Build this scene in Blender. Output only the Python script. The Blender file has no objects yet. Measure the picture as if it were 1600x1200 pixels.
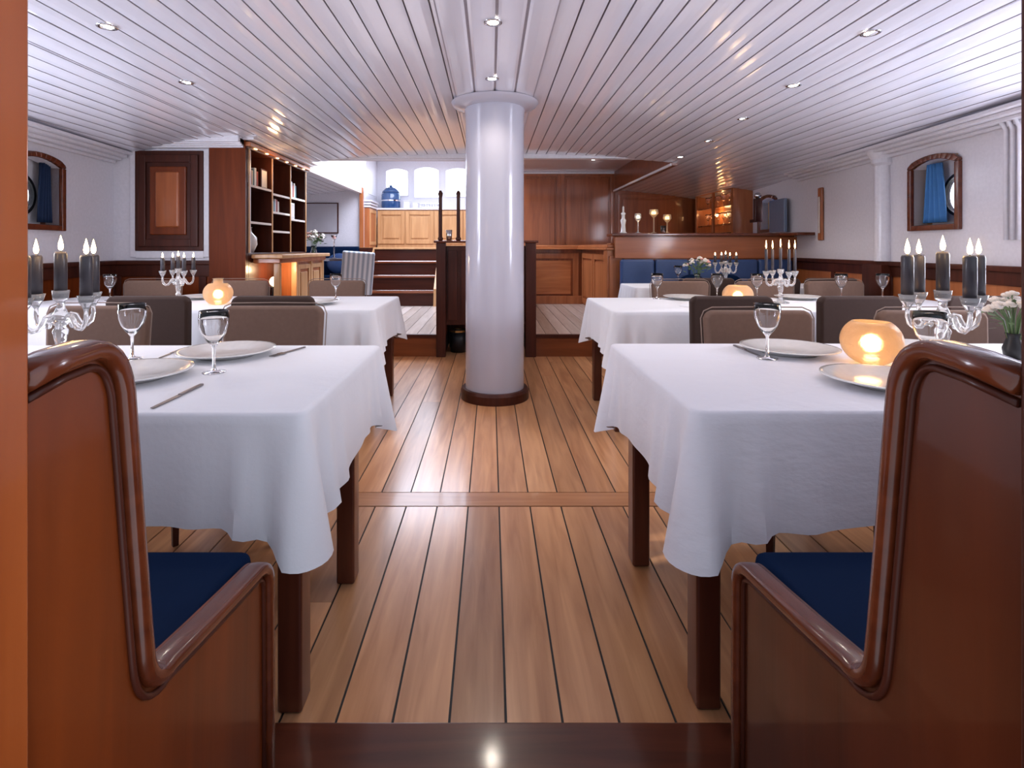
import bpy, bmesh, math, random
from mathutils import Vector, Matrix
random.seed(7)
PI = math.pi
C = bpy.context.scene.collection
S = bpy.context.scene

# ------------------------------------------------------------------ camera
cd = bpy.data.cameras.new('camera'); cam = bpy.data.objects.new('camera', cd); C.objects.link(cam)
cam.location = (0, 0, 1.15); cam.rotation_euler = (PI/2, 0, 0)
cd.sensor_width = 36; cd.lens = 825/1600*36
cd.shift_x = 33/1600; cd.shift_y = -213/1600; cd.clip_start = 0.05
S.camera = cam
# ------------------------------------------------------------------ world, sun, exposure
w = bpy.data.worlds.new('world'); S.world = w; w.use_nodes = True
nt = w.node_tree; bg = nt.nodes['Background']
tc = nt.nodes.new('ShaderNodeTexCoord'); sp = nt.nodes.new('ShaderNodeSeparateXYZ'); cr = nt.nodes.new('ShaderNodeValToRGB')
nt.links.new(tc.outputs['Generated'], sp.inputs[0]); nt.links.new(sp.outputs['Z'], cr.inputs[0]); nt.links.new(cr.outputs[0], bg.inputs[0])
cr.color_ramp.elements[0].position = 0.0; cr.color_ramp.elements[0].color = (.80, .83, .92, 1)
cr.color_ramp.elements[1].position = 0.6; cr.color_ramp.elements[1].color = (.66, .78, 1, 1)
ml_ = nt.nodes.new('ShaderNodeMath'); ml_.operation = 'MULTIPLY_ADD'; ml_.inputs[1].default_value = 7.5; ml_.inputs[2].default_value = 1.2   # sky brighter ahead (sun side)
ml2 = nt.nodes.new('ShaderNodeMath'); ml2.operation = 'MULTIPLY_ADD'; ml2.inputs[1].default_value = .5
nt.links.new(tc.outputs['Generated'], sp.inputs[0]); mxx = nt.nodes.new('ShaderNodeMath'); mxx.operation = 'MAXIMUM'; mxx.inputs[1].default_value = 0; nt.links.new(sp.outputs['Y'], mxx.inputs[0]); nt.links.new(mxx.outputs[0], ml_.inputs[0]); nt.links.new(sp.outputs['X'], ml2.inputs[0]); nt.links.new(ml_.outputs[0], ml2.inputs[2])
nt.links.new(ml2.outputs[0], bg.inputs[1])
sd = bpy.data.lights.new('sun', 'SUN'); sd.energy = 3.5; sd.angle = .03; sd.color = (1, .97, .92)
sun = bpy.data.objects.new('sun', sd); C.objects.link(sun)
sun.rotation_euler = Vector((-.82, -.30, -.36)).to_track_quat('-Z', 'Y').to_euler()
S.view_settings.view_transform = 'Standard'; S.view_settings.look = 'None'; S.view_settings.gamma = 1
S.view_settings.exposure = 0.1; S.view_settings.use_curve_mapping = False
DOWNLIGHT_W = 15
def daylight(name, loc, direction, sx, sy, energy, col):
    d = bpy.data.lights.new(name, 'AREA'); d.shape = 'RECTANGLE'; d.size = sx; d.size_y = sy; d.energy = energy; d.color = col
    o = bpy.data.objects.new(name, d); C.objects.link(o); o.location = loc
    o.rotation_euler = Vector(direction).to_track_quat('-Z', 'Z').to_euler(); return o
DAY = (.80, .84, 1.0)
daylight('window_daylight', (3.42, 2.3, 1.5), (-1, .25, .35), 1.7, .7, 75, DAY)        # added fill lights in made-up side windows, both out of view
daylight('window_daylight', (-3.42, 2.3, 1.5), (1, .25, .35), 1.7, .7, 75, DAY)
daylight('port_daylight', (4.1, 7.12, 1.6), (-1, -.05, .15), .4, .4, 60, DAY)
daylight('skylight_daylight', (-1.05, 7.9, 3.0), (0, -.05, -1), 1.6, 2.2, 120, DAY)      # area light added at an assumed, unseen galley skylight


# ------------------------------------------------------------------ materials
def new_mat(name):
    m = bpy.data.materials.new(name); m.use_nodes = True
    return m, m.node_tree, m.node_tree.nodes['Principled BSDF']
def plain(name, col, rough=.5, metal=0, coat=0, trans=0, ior=1.45, emit=None, es=0, sheen=0, bump=0, bscale=40, stretch=(1,1,1), spec=None):
    m, t, b = new_mat(name)
    b.inputs['Base Color'].default_value = (*col, 1); b.inputs['Roughness'].default_value = rough
    b.inputs['Metallic'].default_value = metal; b.inputs['Coat Weight'].default_value = coat
    b.inputs['Coat Roughness'].default_value = .08
    b.inputs['Transmission Weight'].default_value = trans; b.inputs['IOR'].default_value = ior
    b.inputs['Sheen Weight'].default_value = sheen
    if spec is not None: b.inputs['Specular IOR Level'].default_value = spec
    if emit: b.inputs['Emission Color'].default_value = (*emit, 1); b.inputs['Emission Strength'].default_value = es
    co = t.nodes.new('ShaderNodeTexCoord'); mp = t.nodes.new('ShaderNodeMapping'); mp.inputs['Scale'].default_value = stretch
    n = t.nodes.new('ShaderNodeTexNoise'); n.inputs['Scale'].default_value = bscale; n.inputs['Detail'].default_value = 4
    t.links.new(co.outputs['Object'], mp.inputs[0]); t.links.new(mp.outputs[0], n.inputs[0])
    if bump:
        bp = t.nodes.new('ShaderNodeBump'); bp.inputs['Strength'].default_value = bump; bp.inputs['Distance'].default_value = .02
        t.links.new(n.outputs[0], bp.inputs['Height']); t.links.new(bp.outputs[0], b.inputs['Normal'])
    elif not trans and not emit:
        mx = t.nodes.new('ShaderNodeMixRGB'); mx.blend_type = 'MULTIPLY'; mx.inputs[0].default_value = .18
        mx.inputs[1].default_value = (*col, 1); t.links.new(n.outputs[0], mx.inputs[2]); t.links.new(mx.outputs[0], b.inputs['Base Color'])
    return m
def wood(name, c1, c2, axis='Z', rough=.3, coat=.5, scale=6, island=0, coatr=.1, spec=.3):
    m, t, b = new_mat(name)
    co = t.nodes.new('ShaderNodeTexCoord'); mp = t.nodes.new('ShaderNodeMapping')
    sc = {'X': (.08, 1, 1), 'Y': (1, .08, 1), 'Z': (1, 1, .08)}[axis]
    mp.inputs['Scale'].default_value = sc
    n = t.nodes.new('ShaderNodeTexNoise'); n.inputs['Scale'].default_value = scale*5; n.inputs['Detail'].default_value = 6; n.inputs['Distortion'].default_value = .6
    n2 = t.nodes.new('ShaderNodeTexNoise'); n2.inputs['Scale'].default_value = scale*.6; n2.inputs['Detail'].default_value = 2
    ad = t.nodes.new('ShaderNodeMath'); ad.operation = 'MULTIPLY_ADD'; ad.inputs[1].default_value = .6
    ml = t.nodes.new('ShaderNodeMath'); ml.operation = 'MULTIPLY'; ml.inputs[1].default_value = .4
    rp = t.nodes.new('ShaderNodeValToRGB'); rp.color_ramp.elements[0].position = .32; rp.color_ramp.elements[1].position = .68
    rp.color_ramp.elements[0].color = (*c1, 1); rp.color_ramp.elements[1].color = (*c2, 1)
    L = t.links.new
    L(co.outputs['Object'], mp.inputs[0])
    if island:
        g = t.nodes.new('ShaderNodeNewGeometry'); va = t.nodes.new('ShaderNodeVectorMath'); va.operation = 'ADD'
        cb = t.nodes.new('ShaderNodeCombineXYZ'); mm = t.nodes.new('ShaderNodeMath'); mm.operation = 'MULTIPLY'; mm.inputs[1].default_value = 50
        L(g.outputs['Random Per Island'], mm.inputs[0]); L(mm.outputs[0], cb.inputs[2]); L(mm.outputs[0], cb.inputs[0])
        L(mp.outputs[0], va.inputs[0]); L(cb.outputs[0], va.inputs[1]); L(va.outputs[0], n.inputs[0]); L(va.outputs[0], n2.inputs[0])
    else:
        L(mp.outputs[0], n.inputs[0]); L(mp.outputs[0], n2.inputs[0])
    L(n2.outputs[0], ml.inputs[0]); L(n.outputs[0], ad.inputs[0]); L(ml.outputs[0], ad.inputs[2]); L(ad.outputs[0], rp.inputs[0])
    out = rp.outputs[0]
    if island:
        mr = t.nodes.new('ShaderNodeMapRange'); mr.inputs[3].default_value = 1-island; mr.inputs[4].default_value = 1+island
        L(g.outputs['Random Per Island'], mr.inputs[0])
        vm = t.nodes.new('ShaderNodeVectorMath'); vm.operation = 'SCALE'; L(out, vm.inputs[0]); L(mr.outputs[0], vm.inputs['Scale']); out = vm.outputs[0]
    L(out, b.inputs['Base Color'])
    b.inputs['Roughness'].default_value = rough; b.inputs['Coat Weight'].default_value = coat; b.inputs['Coat Roughness'].default_value = coatr; b.inputs['Specular IOR Level'].default_value = spec
    bp = t.nodes.new('ShaderNodeBump'); bp.inputs['Strength'].default_value = .06; bp.inputs['Distance'].default_value = .01
    L(n.outputs[0], bp.inputs['Height']); L(bp.outputs[0], b.inputs['Normal'])
    return m
M = {}
M['floor'] = wood('deck_wood', (.36, .15, .062), (.66, .34, .165), 'Y', .32, .4, 5, .22, .18)
M['floor_pale'] = wood('bleached_deck_wood', (.48, .37, .30), (.74, .64, .58), 'Y', .3, .4, 5, .15, .18)  # sky glare on the platform planks, put into a paler deck colour
M['panel_x'] = wood('bar_front_wood', (.24, .065, .020), (.42, .13, .045), 'X', .33, .4, 3)
M['floor_cross'] = wood('deck_cross_wood', (.32, .125, .055), (.50, .24, .11), 'X', .34, .2, 5)
M['caulk'] = plain('black_caulk', (.012, .010, .010), .6)
M['sill'] = wood('sill_wood', (.05, .012, .006), (.12, .030, .014), 'X', .3, .3, 5)
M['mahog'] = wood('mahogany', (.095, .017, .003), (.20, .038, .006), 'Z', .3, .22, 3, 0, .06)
M['mahog_x'] = wood('mahogany_cross', (.13, .030, .009), (.25, .068, .020), 'X', .3, .35, 3)
M['mahog_m'] = wood('mahogany_satin', (.095, .018, .0035), (.20, .040, .008), 'Z', .5, .0, 3, 0, .06, .15)
M['rim'] = wood('mahogany_rim', (.075, .014, .005), (.16, .036, .012), 'Y', .25, .6, 4)
M['dark'] = wood('dark_wood', (.035, .008, .005), (.085, .020, .010), 'Z', .4, .15, 4, 0, .1, .2)
M['dark_x'] = wood('dark_wood_cross', (.035, .008, .005), (.085, .020, .010), 'X', .4, .15, 4, 0, .1, .2)
M['leg'] = wood('table_leg_wood', (.055, .012, .007), (.12, .03, .014), 'Z', .3, .5, 4)
M['orange'] = wood('orange_wood', (.30, .085, .025), (.50, .17, .06), 'Z', .35, .4, 4)
M['orange_x'] = wood('orange_wood_cross', (.34, .10, .03), (.56, .20, .07), 'X', .35, .4, 4)
M['panelwood'] = wood('panel_wall_wood', (.20, .050, .015), (.40, .115, .038), 'Z', .33, .4, 3)
M['kitchen'] = wood('honey_wood', (.45, .23, .095), (.66, .38, .18), 'Z', .4, .2, 4)
M['white'] = plain('white_paint', (.80, .78, .83), .35, coat=.2)
M['ceil'] = plain('gloss_white_boards', (.82, .83, .93), .20, coat=.7, bump=.16, bscale=3, stretch=(1.5, .5, 1))
M['seam'] = plain('ceiling_seam', (.42, .40, .45), .6)
M['pillar'] = plain('pillar_paint', (.52, .51, .59), .25, coat=.5, bump=.03, bscale=4)
M['cloth'] = plain('white_linen', (.75, .745, .775), .85, sheen=.2, bump=.10, bscale=22)
M['cloth2'] = plain('crumpled_linen', (.74, .72, .76), .7, sheen=.2, bump=.16, bscale=14, stretch=(1, 1, 2))
M['navy'] = plain('navy_fabric', (.003, .013, .045), .95, spec=.1, bscale=300)
M['blue'] = plain('blue_leather', (.035, .075, .20), .45, bscale=20)
M['curtain'] = plain('blue_curtain', (.07, .24, .56), .8, bscale=30)
M['curtain_d'] = plain('navy_curtain', (.006, .022, .07), .8, bscale=30)  # shadow on the left curtain, put into a darker blue
M['tan'] = plain('tan_velvet', (.20, .125, .095), .9, spec=.15, sheen=.05, bscale=60)
M['brown'] = plain('brown_velvet', (.055, .034, .028), .9, spec=.15, sheen=.05, bscale=60)
M['piping'] = plain('pale_piping', (.30, .22, .18), .8)
M['china'] = plain('white_china', (.82, .80, .77), .15, coat=.5)
M['glass'] = plain('clear_glass', (1, 1, 1), .0, trans=1, ior=1.45)
M['crystal'] = plain('crystal', (1, 1, 1), .03, trans=.8, ior=1.45)
M['pane'] = plain('window_glass', (1, 1, 1), .0, trans=1, ior=1.02)
M['steel'] = plain('steel', (.30, .27, .27), .3, metal=1)
M['chrome'] = plain('chrome', (.75, .76, .80), .12, metal=1)
M['brass'] = plain('brass', (.65, .45, .18), .25, metal=1)
M['candle'] = plain('charcoal_wax', (.042, .037, .046), .45, coat=.2)
M['wick'] = plain('wick', (.02, .02, .02), .9)
M['flame'] = plain('flame', (1, .8, .5), .5, emit=(1, .66, .30), es=26)
M['amber'] = plain('amber_glass', (.88, .72, .52), .3, trans=.8, ior=1.2, bump=.3, bscale=45)
M['tea'] = plain('tealight_wax', (.9, .8, .6), .5, emit=(1, .75, .45), es=5)
M['bulb'] = plain('downlight_lens', (1, .9, .8), .5, emit=(1, .90, .78), es=28)
M['bulbw'] = plain('warm_lens', (1, .7, .4), .5, emit=(1, .50, .22), es=8)
M['black'] = plain('black_metal', (.012, .012, .015), .4)
M['enamel'] = plain('blue_enamel', (.02, .07, .20), .15, coat=.6)
M['leaf'] = plain('leaf_green', (.10, .17, .06), .6)
M['petal'] = plain('cream_petals', (.78, .72, .66), .7)
M['pink'] = plain('pink_petals', (.80, .42, .36), .7)
M['stripe'] = None
m, t, b = new_mat('striped_fabric')
co = t.nodes.new('ShaderNodeTexCoord'); wv = t.nodes.new('ShaderNodeTexWave'); wv.inputs['Scale'].default_value = 5; wv.inputs['Distortion'].default_value = .4
rp = t.nodes.new('ShaderNodeValToRGB'); rp.color_ramp.elements[0].color = (.28, .33, .40, 1); rp.color_ramp.elements[1].color = (.72, .74, .78, 1)
t.links.new(co.outputs['Object'], wv.inputs[0]); t.links.new(wv.outputs[0], rp.inputs[0]); t.links.new(rp.outputs[0], b.inputs['Base Color']); b.inputs['Roughness'].default_value = .9
M['stripe'] = m
M['picture'] = plain('pale_print', (.50, .48, .52), .3, bscale=6)
M['screen'] = plain('blue_grey_screen', (.16, .22, .32), .25, coat=.5)
BOOKS = [plain('book_cloth_%s' % n, c, .7) for n, c in (('red', (.35, .08, .07)), ('cream', (.65, .58, .5)), ('teal', (.08, .2, .25)), ('white', (.7, .7, .72)))]

# ------------------------------------------------------------------ mesh helpers
class MB:
    def __init__(s): s.bm = bmesh.new(); s.mi = 0
    def quad(s, vs):
        try: f = s.bm.faces.new(vs); f.material_index = s.mi; return f
        except ValueError: return None
    def box(s, x0, x1, y0, y1, z0, z1):
        v = [s.bm.verts.new((x, y, z)) for z in (z0, z1) for y in (y0, y1) for x in (x0, x1)]
        for q in ((0,2,3,1), (4,5,7,6), (0,1,5,4), (1,3,7,5), (3,2,6,7), (2,0,4,6)): s.quad([v[i] for i in q])
        return s
    def prism(s, pts, axis, a, b):
        def p(u, v, c): return {'X': (c, u, v), 'Y': (u, c, v), 'Z': (u, v, c)}[axis]
        A = [s.bm.verts.new(p(u, v, a)) for u, v in pts]; B = [s.bm.verts.new(p(u, v, b)) for u, v in pts]
        s.quad(A); s.quad(list(reversed(B))); n = len(pts)
        for i in range(n): s.quad([A[i], A[(i+1)%n], B[(i+1)%n], B[i]])
        return s
    def lathe(s, prof, n=24, c=(0,0,0), cap=True):
        rings = []
        for r, z in prof:
            if r < 1e-5: rings.append([s.bm.verts.new((c[0], c[1], c[2]+z))])
            else: rings.append([s.bm.verts.new((c[0]+r*math.cos(2*PI*i/n), c[1]+r*math.sin(2*PI*i/n), c[2]+z)) for i in range(n)])
        for a, b in zip(rings, rings[1:]):
            for i in range(n):
                j = (i+1) % n
                if len(a) == 1 and len(b) == 1: continue
                if len(a) == 1: s.quad([a[0], b[j], b[i]])
                elif len(b) == 1: s.quad([a[i], a[j], b[0]])
                else: s.quad([a[i], a[j], b[j], b[i]])
        if cap:
            if len(rings[0]) > 1: s.quad(list(reversed(rings[0])))
            if len(rings[-1]) > 1: s.quad(rings[-1])
        return s
    def tube(s, path, r, n=8, closed=False):
        P = [Vector(p) for p in path]; N = len(P); rings = []
        up = None
        for i, p in enumerate(P):
            d = (P[min(i+1, N-1)] - P[max(i-1, 0)]).normalized()
            if up is None: up = d.orthogonal().normalized()
            up = (up - d*up.dot(d)).normalized(); sd_ = d.cross(up)
            rr = r[i] if isinstance(r, (list, tuple)) else r
            rings.append([s.bm.verts.new(p + up*rr*math.cos(2*PI*k/n) + sd_*rr*math.sin(2*PI*k/n)) for k in range(n)])
        for a, b in zip(rings, rings[1:]):
            for k in range(n): s.quad([a[k], a[(k+1)%n], b[(k+1)%n], b[k]])
        s.quad(list(reversed(rings[0]))); s.quad(rings[-1])
        return s
    def sphere(s, c, r, nu=14, nv=8, sq=(1,1,1)):
        rings = []
        for j in range(nv+1):
            a = PI*j/nv; rr = r*math.sin(a); z = -r*math.cos(a)
            if j in (0, nv): rings.append([s.bm.verts.new((c[0], c[1], c[2]+z*sq[2]))])
            else: rings.append([s.bm.verts.new((c[0]+rr*sq[0]*math.cos(2*PI*i/nu), c[1]+rr*sq[1]*math.sin(2*PI*i/nu), c[2]+z*sq[2])) for i in range(nu)])
        for a, b in zip(rings, rings[1:]):
            for i in range(nu):
                j = (i+1) % nu
                if len(a) == 1: s.quad([a[0], b[j], b[i]])
                elif len(b) == 1: s.quad([a[i], a[j], b[0]])
                else: s.quad([a[i], a[j], b[j], b[i]])
        return s
    def build(s, name, mat, parent=None, world=False, bevel=0, smooth=False, loc=None, segs=2):
        if world and parent:
            o_ = parent.location.copy(); q = parent
            while q.parent: q = q.parent; o_ += q.location
            for v in s.bm.verts: v.co -= o_
        bmesh.ops.recalc_face_normals(s.bm, faces=s.bm.faces)
        me = bpy.data.meshes.new(name); s.bm.to_mesh(me); s.bm.free()
        for mm in (mat if isinstance(mat, (list, tuple)) else [mat]): me.materials.append(M[mm] if isinstance(mm, str) else mm)
        if smooth:
            for p in me.polygons: p.use_smooth = True
        o = bpy.data.objects.new(name, me); C.objects.link(o)
        if parent: o.parent = parent
        if loc: o.location = loc
        if bevel:
            bv = o.modifiers.new('bevel', 'BEVEL'); bv.width = bevel; bv.segments = segs; bv.limit_method = 'ANGLE'
            for p in me.polygons: p.use_smooth = True
            wn = o.modifiers.new('wn', 'WEIGHTED_NORMAL'); wn.keep_sharp = True
        return o
def tag(o, label, cat, group=None):
    o['label'] = label; o['category'] = cat
    if group: o['group'] = group
    return o
def thing(name, label, cat, loc=(0,0,0), rz=0, sc=1, group=None):
    o = bpy.data.objects.new(name, None); C.objects.link(o); o.empty_display_size = .05
    o.location = loc; o.rotation_euler = (0, 0, rz); o.scale = (sc, sc, sc)
    return tag(o, label, cat, group)
def struct(o): o['kind'] = 'structure'; return o
def sroot(name, loc=(0,0,0), rz=0):
    o = bpy.data.objects.new(name, None); C.objects.link(o); o.location = loc; o.rotation_euler = (0,0,rz); o.empty_display_size = .05
    o['kind'] = 'structure'; return o
def dup(root, loc, rz=0, label=None, sc=1, group=None):
    def cp(o, par):
        c = o.copy(); C.objects.link(c)
        if par: c.parent = par
        for ch in list(o.children): cp(ch, c)
        return c
    r = cp(root, None); r.location = loc; r.rotation_euler = (0, 0, rz); r.scale = (sc, sc, sc)
    if label: r['label'] = label
    if group: r['group'] = group
    return r
def lamp(name, kind, loc, energy, col, size=.05, parent=None, rot=None, spot=None):
    d = bpy.data.lights.new(name, kind); d.energy = energy; d.color = col
    if kind in ('POINT', 'SPOT'): d.shadow_soft_size = size
    if kind == 'SPOT': d.spot_size = spot or 2.4; d.spot_blend = .6
    if kind == 'AREA': d.size = size
    o = bpy.data.objects.new(name, d); C.objects.link(o); o.location = loc
    if parent: o.parent = parent
    if rot: o.rotation_euler = rot
    return o
WT, WX = .1, 3.06                        # hull walls open outward away from the camera
def wallx(y): return WX + WT*y
def cz(x): return 2.28 - .02*x*x         # cambered deckhead

# ------------------------------------------------------------------ floor
def planks(mb, x0, x1, y0, y1, z, wdt=.1375, ph=.0365, gap=.0065):
    k0 = math.floor((x0-ph)/wdt)
    k = k0
    while ph + k*wdt < x1:
        a = max(x0, ph+k*wdt+gap/2); b_ = min(x1, ph+(k+1)*wdt-gap/2)
        if b_ - a > .01:
            yy = y0
            while yy < y1:
                L_ = random.uniform(1.4, 3.2); e = min(y1, yy+L_)
                if y1 - e < .5: e = y1
                mb.box(a, b_, yy, e-.001, z-.02, z); yy = e
        k += 1
f = MB()
planks(f, -4.2, 4.3, .2, 2.345, 0); planks(f, -4.2, 4.3, 2.485, 10.6, 0)
f.mi = 1; f.box(-4.2, 4.3, .2, 10.6, -.10, -.004)
f.mi = 2; f.box(-4.2, 4.3, 2.351, 2.479, -.02, .0005)
struct(f.build('floor', ['floor', 'caulk', 'floor_cross']))
# raised platforms beyond the pillar
def platform(name, x0, x1, y0, y1):
    f = MB(); planks(f, x0, x1, y0+.03, y1, .23)
    f.mi = 1; f.box(x0, x1, y0+.01, y1, .05, .225)
    f.mi = 2; f.box(x0, x1, y0, y0+.02, 0, .2); f.mi = 3; f.box(x0, x1, y0-.02, y0+.03, .2, .233)
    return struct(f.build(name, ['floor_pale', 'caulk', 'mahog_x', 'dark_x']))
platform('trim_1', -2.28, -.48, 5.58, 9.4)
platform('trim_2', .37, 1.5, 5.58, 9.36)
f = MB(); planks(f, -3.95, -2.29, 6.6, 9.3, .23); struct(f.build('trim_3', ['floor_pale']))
s_ = MB().box(-1.1, 1.15, .3, 1.262, -.02, .018); struct(s_.build('trim_4', 'sill', bevel=.006))

# ------------------------------------------------------------------ deckhead
c = MB()
def ceil_strip(mb, xa, xb, ya, yb, wd=.118, g=.0045, dz=0):
    x = xa
    prof = []; rn = random.Random(int(xa*10))
    while x < xb - 1e-4:
        e = min(x+wd, xb)
        tl = rn.uniform(-.0012, .0012); W_ = e-x-2*g
        for q in (0, .12, .35, .65, .88, 1):
            prof.append((x+g+W_*q, cz(x+g+W_*q)+dz - .0030*(1-(2*q-1)**2) + tl*(2*q-1)))
        prof += [(e-g+.001, cz(e)+dz+.014), (e+g-.001, cz(e)+dz+.014)]
        x = e
    A = [mb.bm.verts.new((p[0], ya, p[1])) for p in prof]; B = [mb.bm.verts.new((p[0], yb, p[1])) for p in prof]
    for i in range(len(prof)-1):
        mb.mi = 0 if i % 8 < 5 else 1
        mb.quad([A[i], A[i+1], B[i+1], B[i]])
    mb.mi = 0
    A2 = [mb.bm.verts.new((p[0], ya, 2.40)) for p in (prof[0], prof[-1])]; B2 = [mb.bm.verts.new((p[0], yb, 2.40)) for p in (prof[0], prof[-1])]
    mb.quad([A2[0], A2[1], B2[1], B2[0]]); mb.quad([A[0], B[0], B2[0], A2[0]]); mb.quad([A[-1], B[-1], B2[1], A2[1]])
ceil_strip(c, -2.29, 2.2, .0, 6.4); ceil_strip(c, -4.2, -2.29, .0, 9.45); ceil_strip(c, 2.2, 4.3, .0, 9.45)
struct(c.build('ceiling', ['ceil', 'seam']))
c = MB()                                   # flat centre boards of the deckhead
for k in range(-2, 2):
    x_ = .031+k*.145
    c.prism([(x_+.005, 2.269), (x_+.02, 2.266), (x_+.07, 2.2645), (x_+.12, 2.266), (x_+.135, 2.269), (x_+.137, 2.30), (x_+.003, 2.30)], 'Y', .0, 6.4)
c.mi = 1; c.box(-.262, .32, 0, 6.4, 2.274, 2.276)
struct(c.build('trim_5', ['ceil', 'seam']))
# raised part over the platforms
c = MB(); c.box(-2.4, -1.95, 6.4, 10.7, 2.95, 3.0); c.box(-.05, .2, 6.4, 10.7, 2.95, 3.0); c.box(-1.95, -.05, 6.4, 6.9, 2.95, 3.0); c.box(-1.95, -.05, 9.9, 10.7, 2.95, 3.0)  # gap left between these boards is the assumed, unseen skylight
c.box(-2.42, -2.282, 6.4, 10.7, 2.16, 2.95)
c.box(-2.42, .2, 6.36, 6.4, 2.2, 3.0)
c.box(.1, .18, 6.4, 6.6, 2.5, 2.95); c.box(.1, .18, 10.0, 10.7, 1.15, 2.95); c.box(.1, .18, 6.4, 10.0, 2.44, 2.56)
struct(c.build('trim_6', 'white'))
c = MB(); c.box(.18, 2.3, 6.4, 9.5, 2.5, 2.55); struct(c.build('trim_7', 'ceil'))
c = MB(); c.box(2.19, 2.26, 6.4, 9.45, 2.15, 2.56); struct(c.build('trim_8', 'mahog_x'))
c = MB(); c.box(-2.29, 2.2, 6.33, 6.45, 2.22, 2.30); c.box(.18, 2.2, 9.36, 9.4, 2.46, 2.5); c.box(2.17, 2.2, 6.4, 9.4, 2.14, 2.175); c.box(-2.33, -2.26, 6.4, 9.42, 2.10, 2.2); struct(c.build('trim_9', 'white', bevel=.01))

# ------------------------------------------------------------------ hull walls
def arch_pts(u0, u1, zs, rise, n=10):
    return [(u0+(u1-u0)*i/n, zs + rise*(1-((2*i/n)-1)**2)) for i in range(n+1)]
def wall(name, x0, x1, z0, z1, ya, yb, holes, mat, loc=(0,0,0), rz=0):
    mb = MB(); cur = x0
    for (u0, u1, za, zb, rise) in holes:
        mb.box(cur, u0, ya, yb, z0, z1); mb.box(u0, u1, ya, yb, z0, za)
        pts = arch_pts(u0, u1, zb, rise)
        for p, q in zip(pts, pts[1:]): mb.prism([(p[0], p[1]), (q[0], q[1]), (q[0], z1), (p[0], z1)], 'Y', ya, yb)
        cur = u1
    mb.box(cur, x1, ya, yb, z0, z1)
    o = mb.build(name, mat); o.location = loc; o.rotation_euler = (0,0,rz); return struct(o)
TH = math.atan2(1, WT); U = math.sqrt(1+WT*WT)
def hull(side, holes): # side +1 right, -1 left
    th = TH if side > 0 else PI-TH
    s = -1 if side > 0 else 1
    ya, yb = sorted((0, s*.1))
    o = wall('wall_right' if side > 0 else 'wall_left', 0, 10.7*U, 0, 2.35, ya, yb, holes, 'white', (side*WX, 0, 0), th)
    return o, th, s
HW = [(1.4*U, 3.15*U, 1.14, 1.80, .05), (3.90*U, 4.36*U, 1.33, 1.79, .05)]  # first opening is an unseen window, added to let light in
hull(1, HW + [(6.95*U, 7.45*U, 1.40, 1.78, .05)]); hull(-1, [HW[0], (3.80*U, 4.26*U, 1.33, 1.79, .05)])
def frame_arch(mb, u0, u1, za, zb, rise, wd, ya, yb):
    mb.box(u0-wd, u0, ya, yb, za-wd, zb); mb.box(u1, u1+wd, ya, yb, za-wd, zb); mb.box(u0, u1, ya, yb, za-wd, za)
    I = arch_pts(u0, u1, zb, rise); O = [(u0-wd + (u1-u0+2*wd)*i/10, p[1]+wd*.9) for i, p in enumerate(I)]
    O[0] = (u0-wd, zb+wd*.5); O[-1] = (u1+wd, zb+wd*.5)
    mb.prism([(u0-wd, zb), I[0], O[0]], 'Y', ya, yb); mb.prism([(u1+wd, zb), O[-1], I[-1]], 'Y', ya, yb)
    for i in range(10): mb.prism([I[i], I[i+1], O[i+1], O[i]], 'Y', ya, yb)
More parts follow.
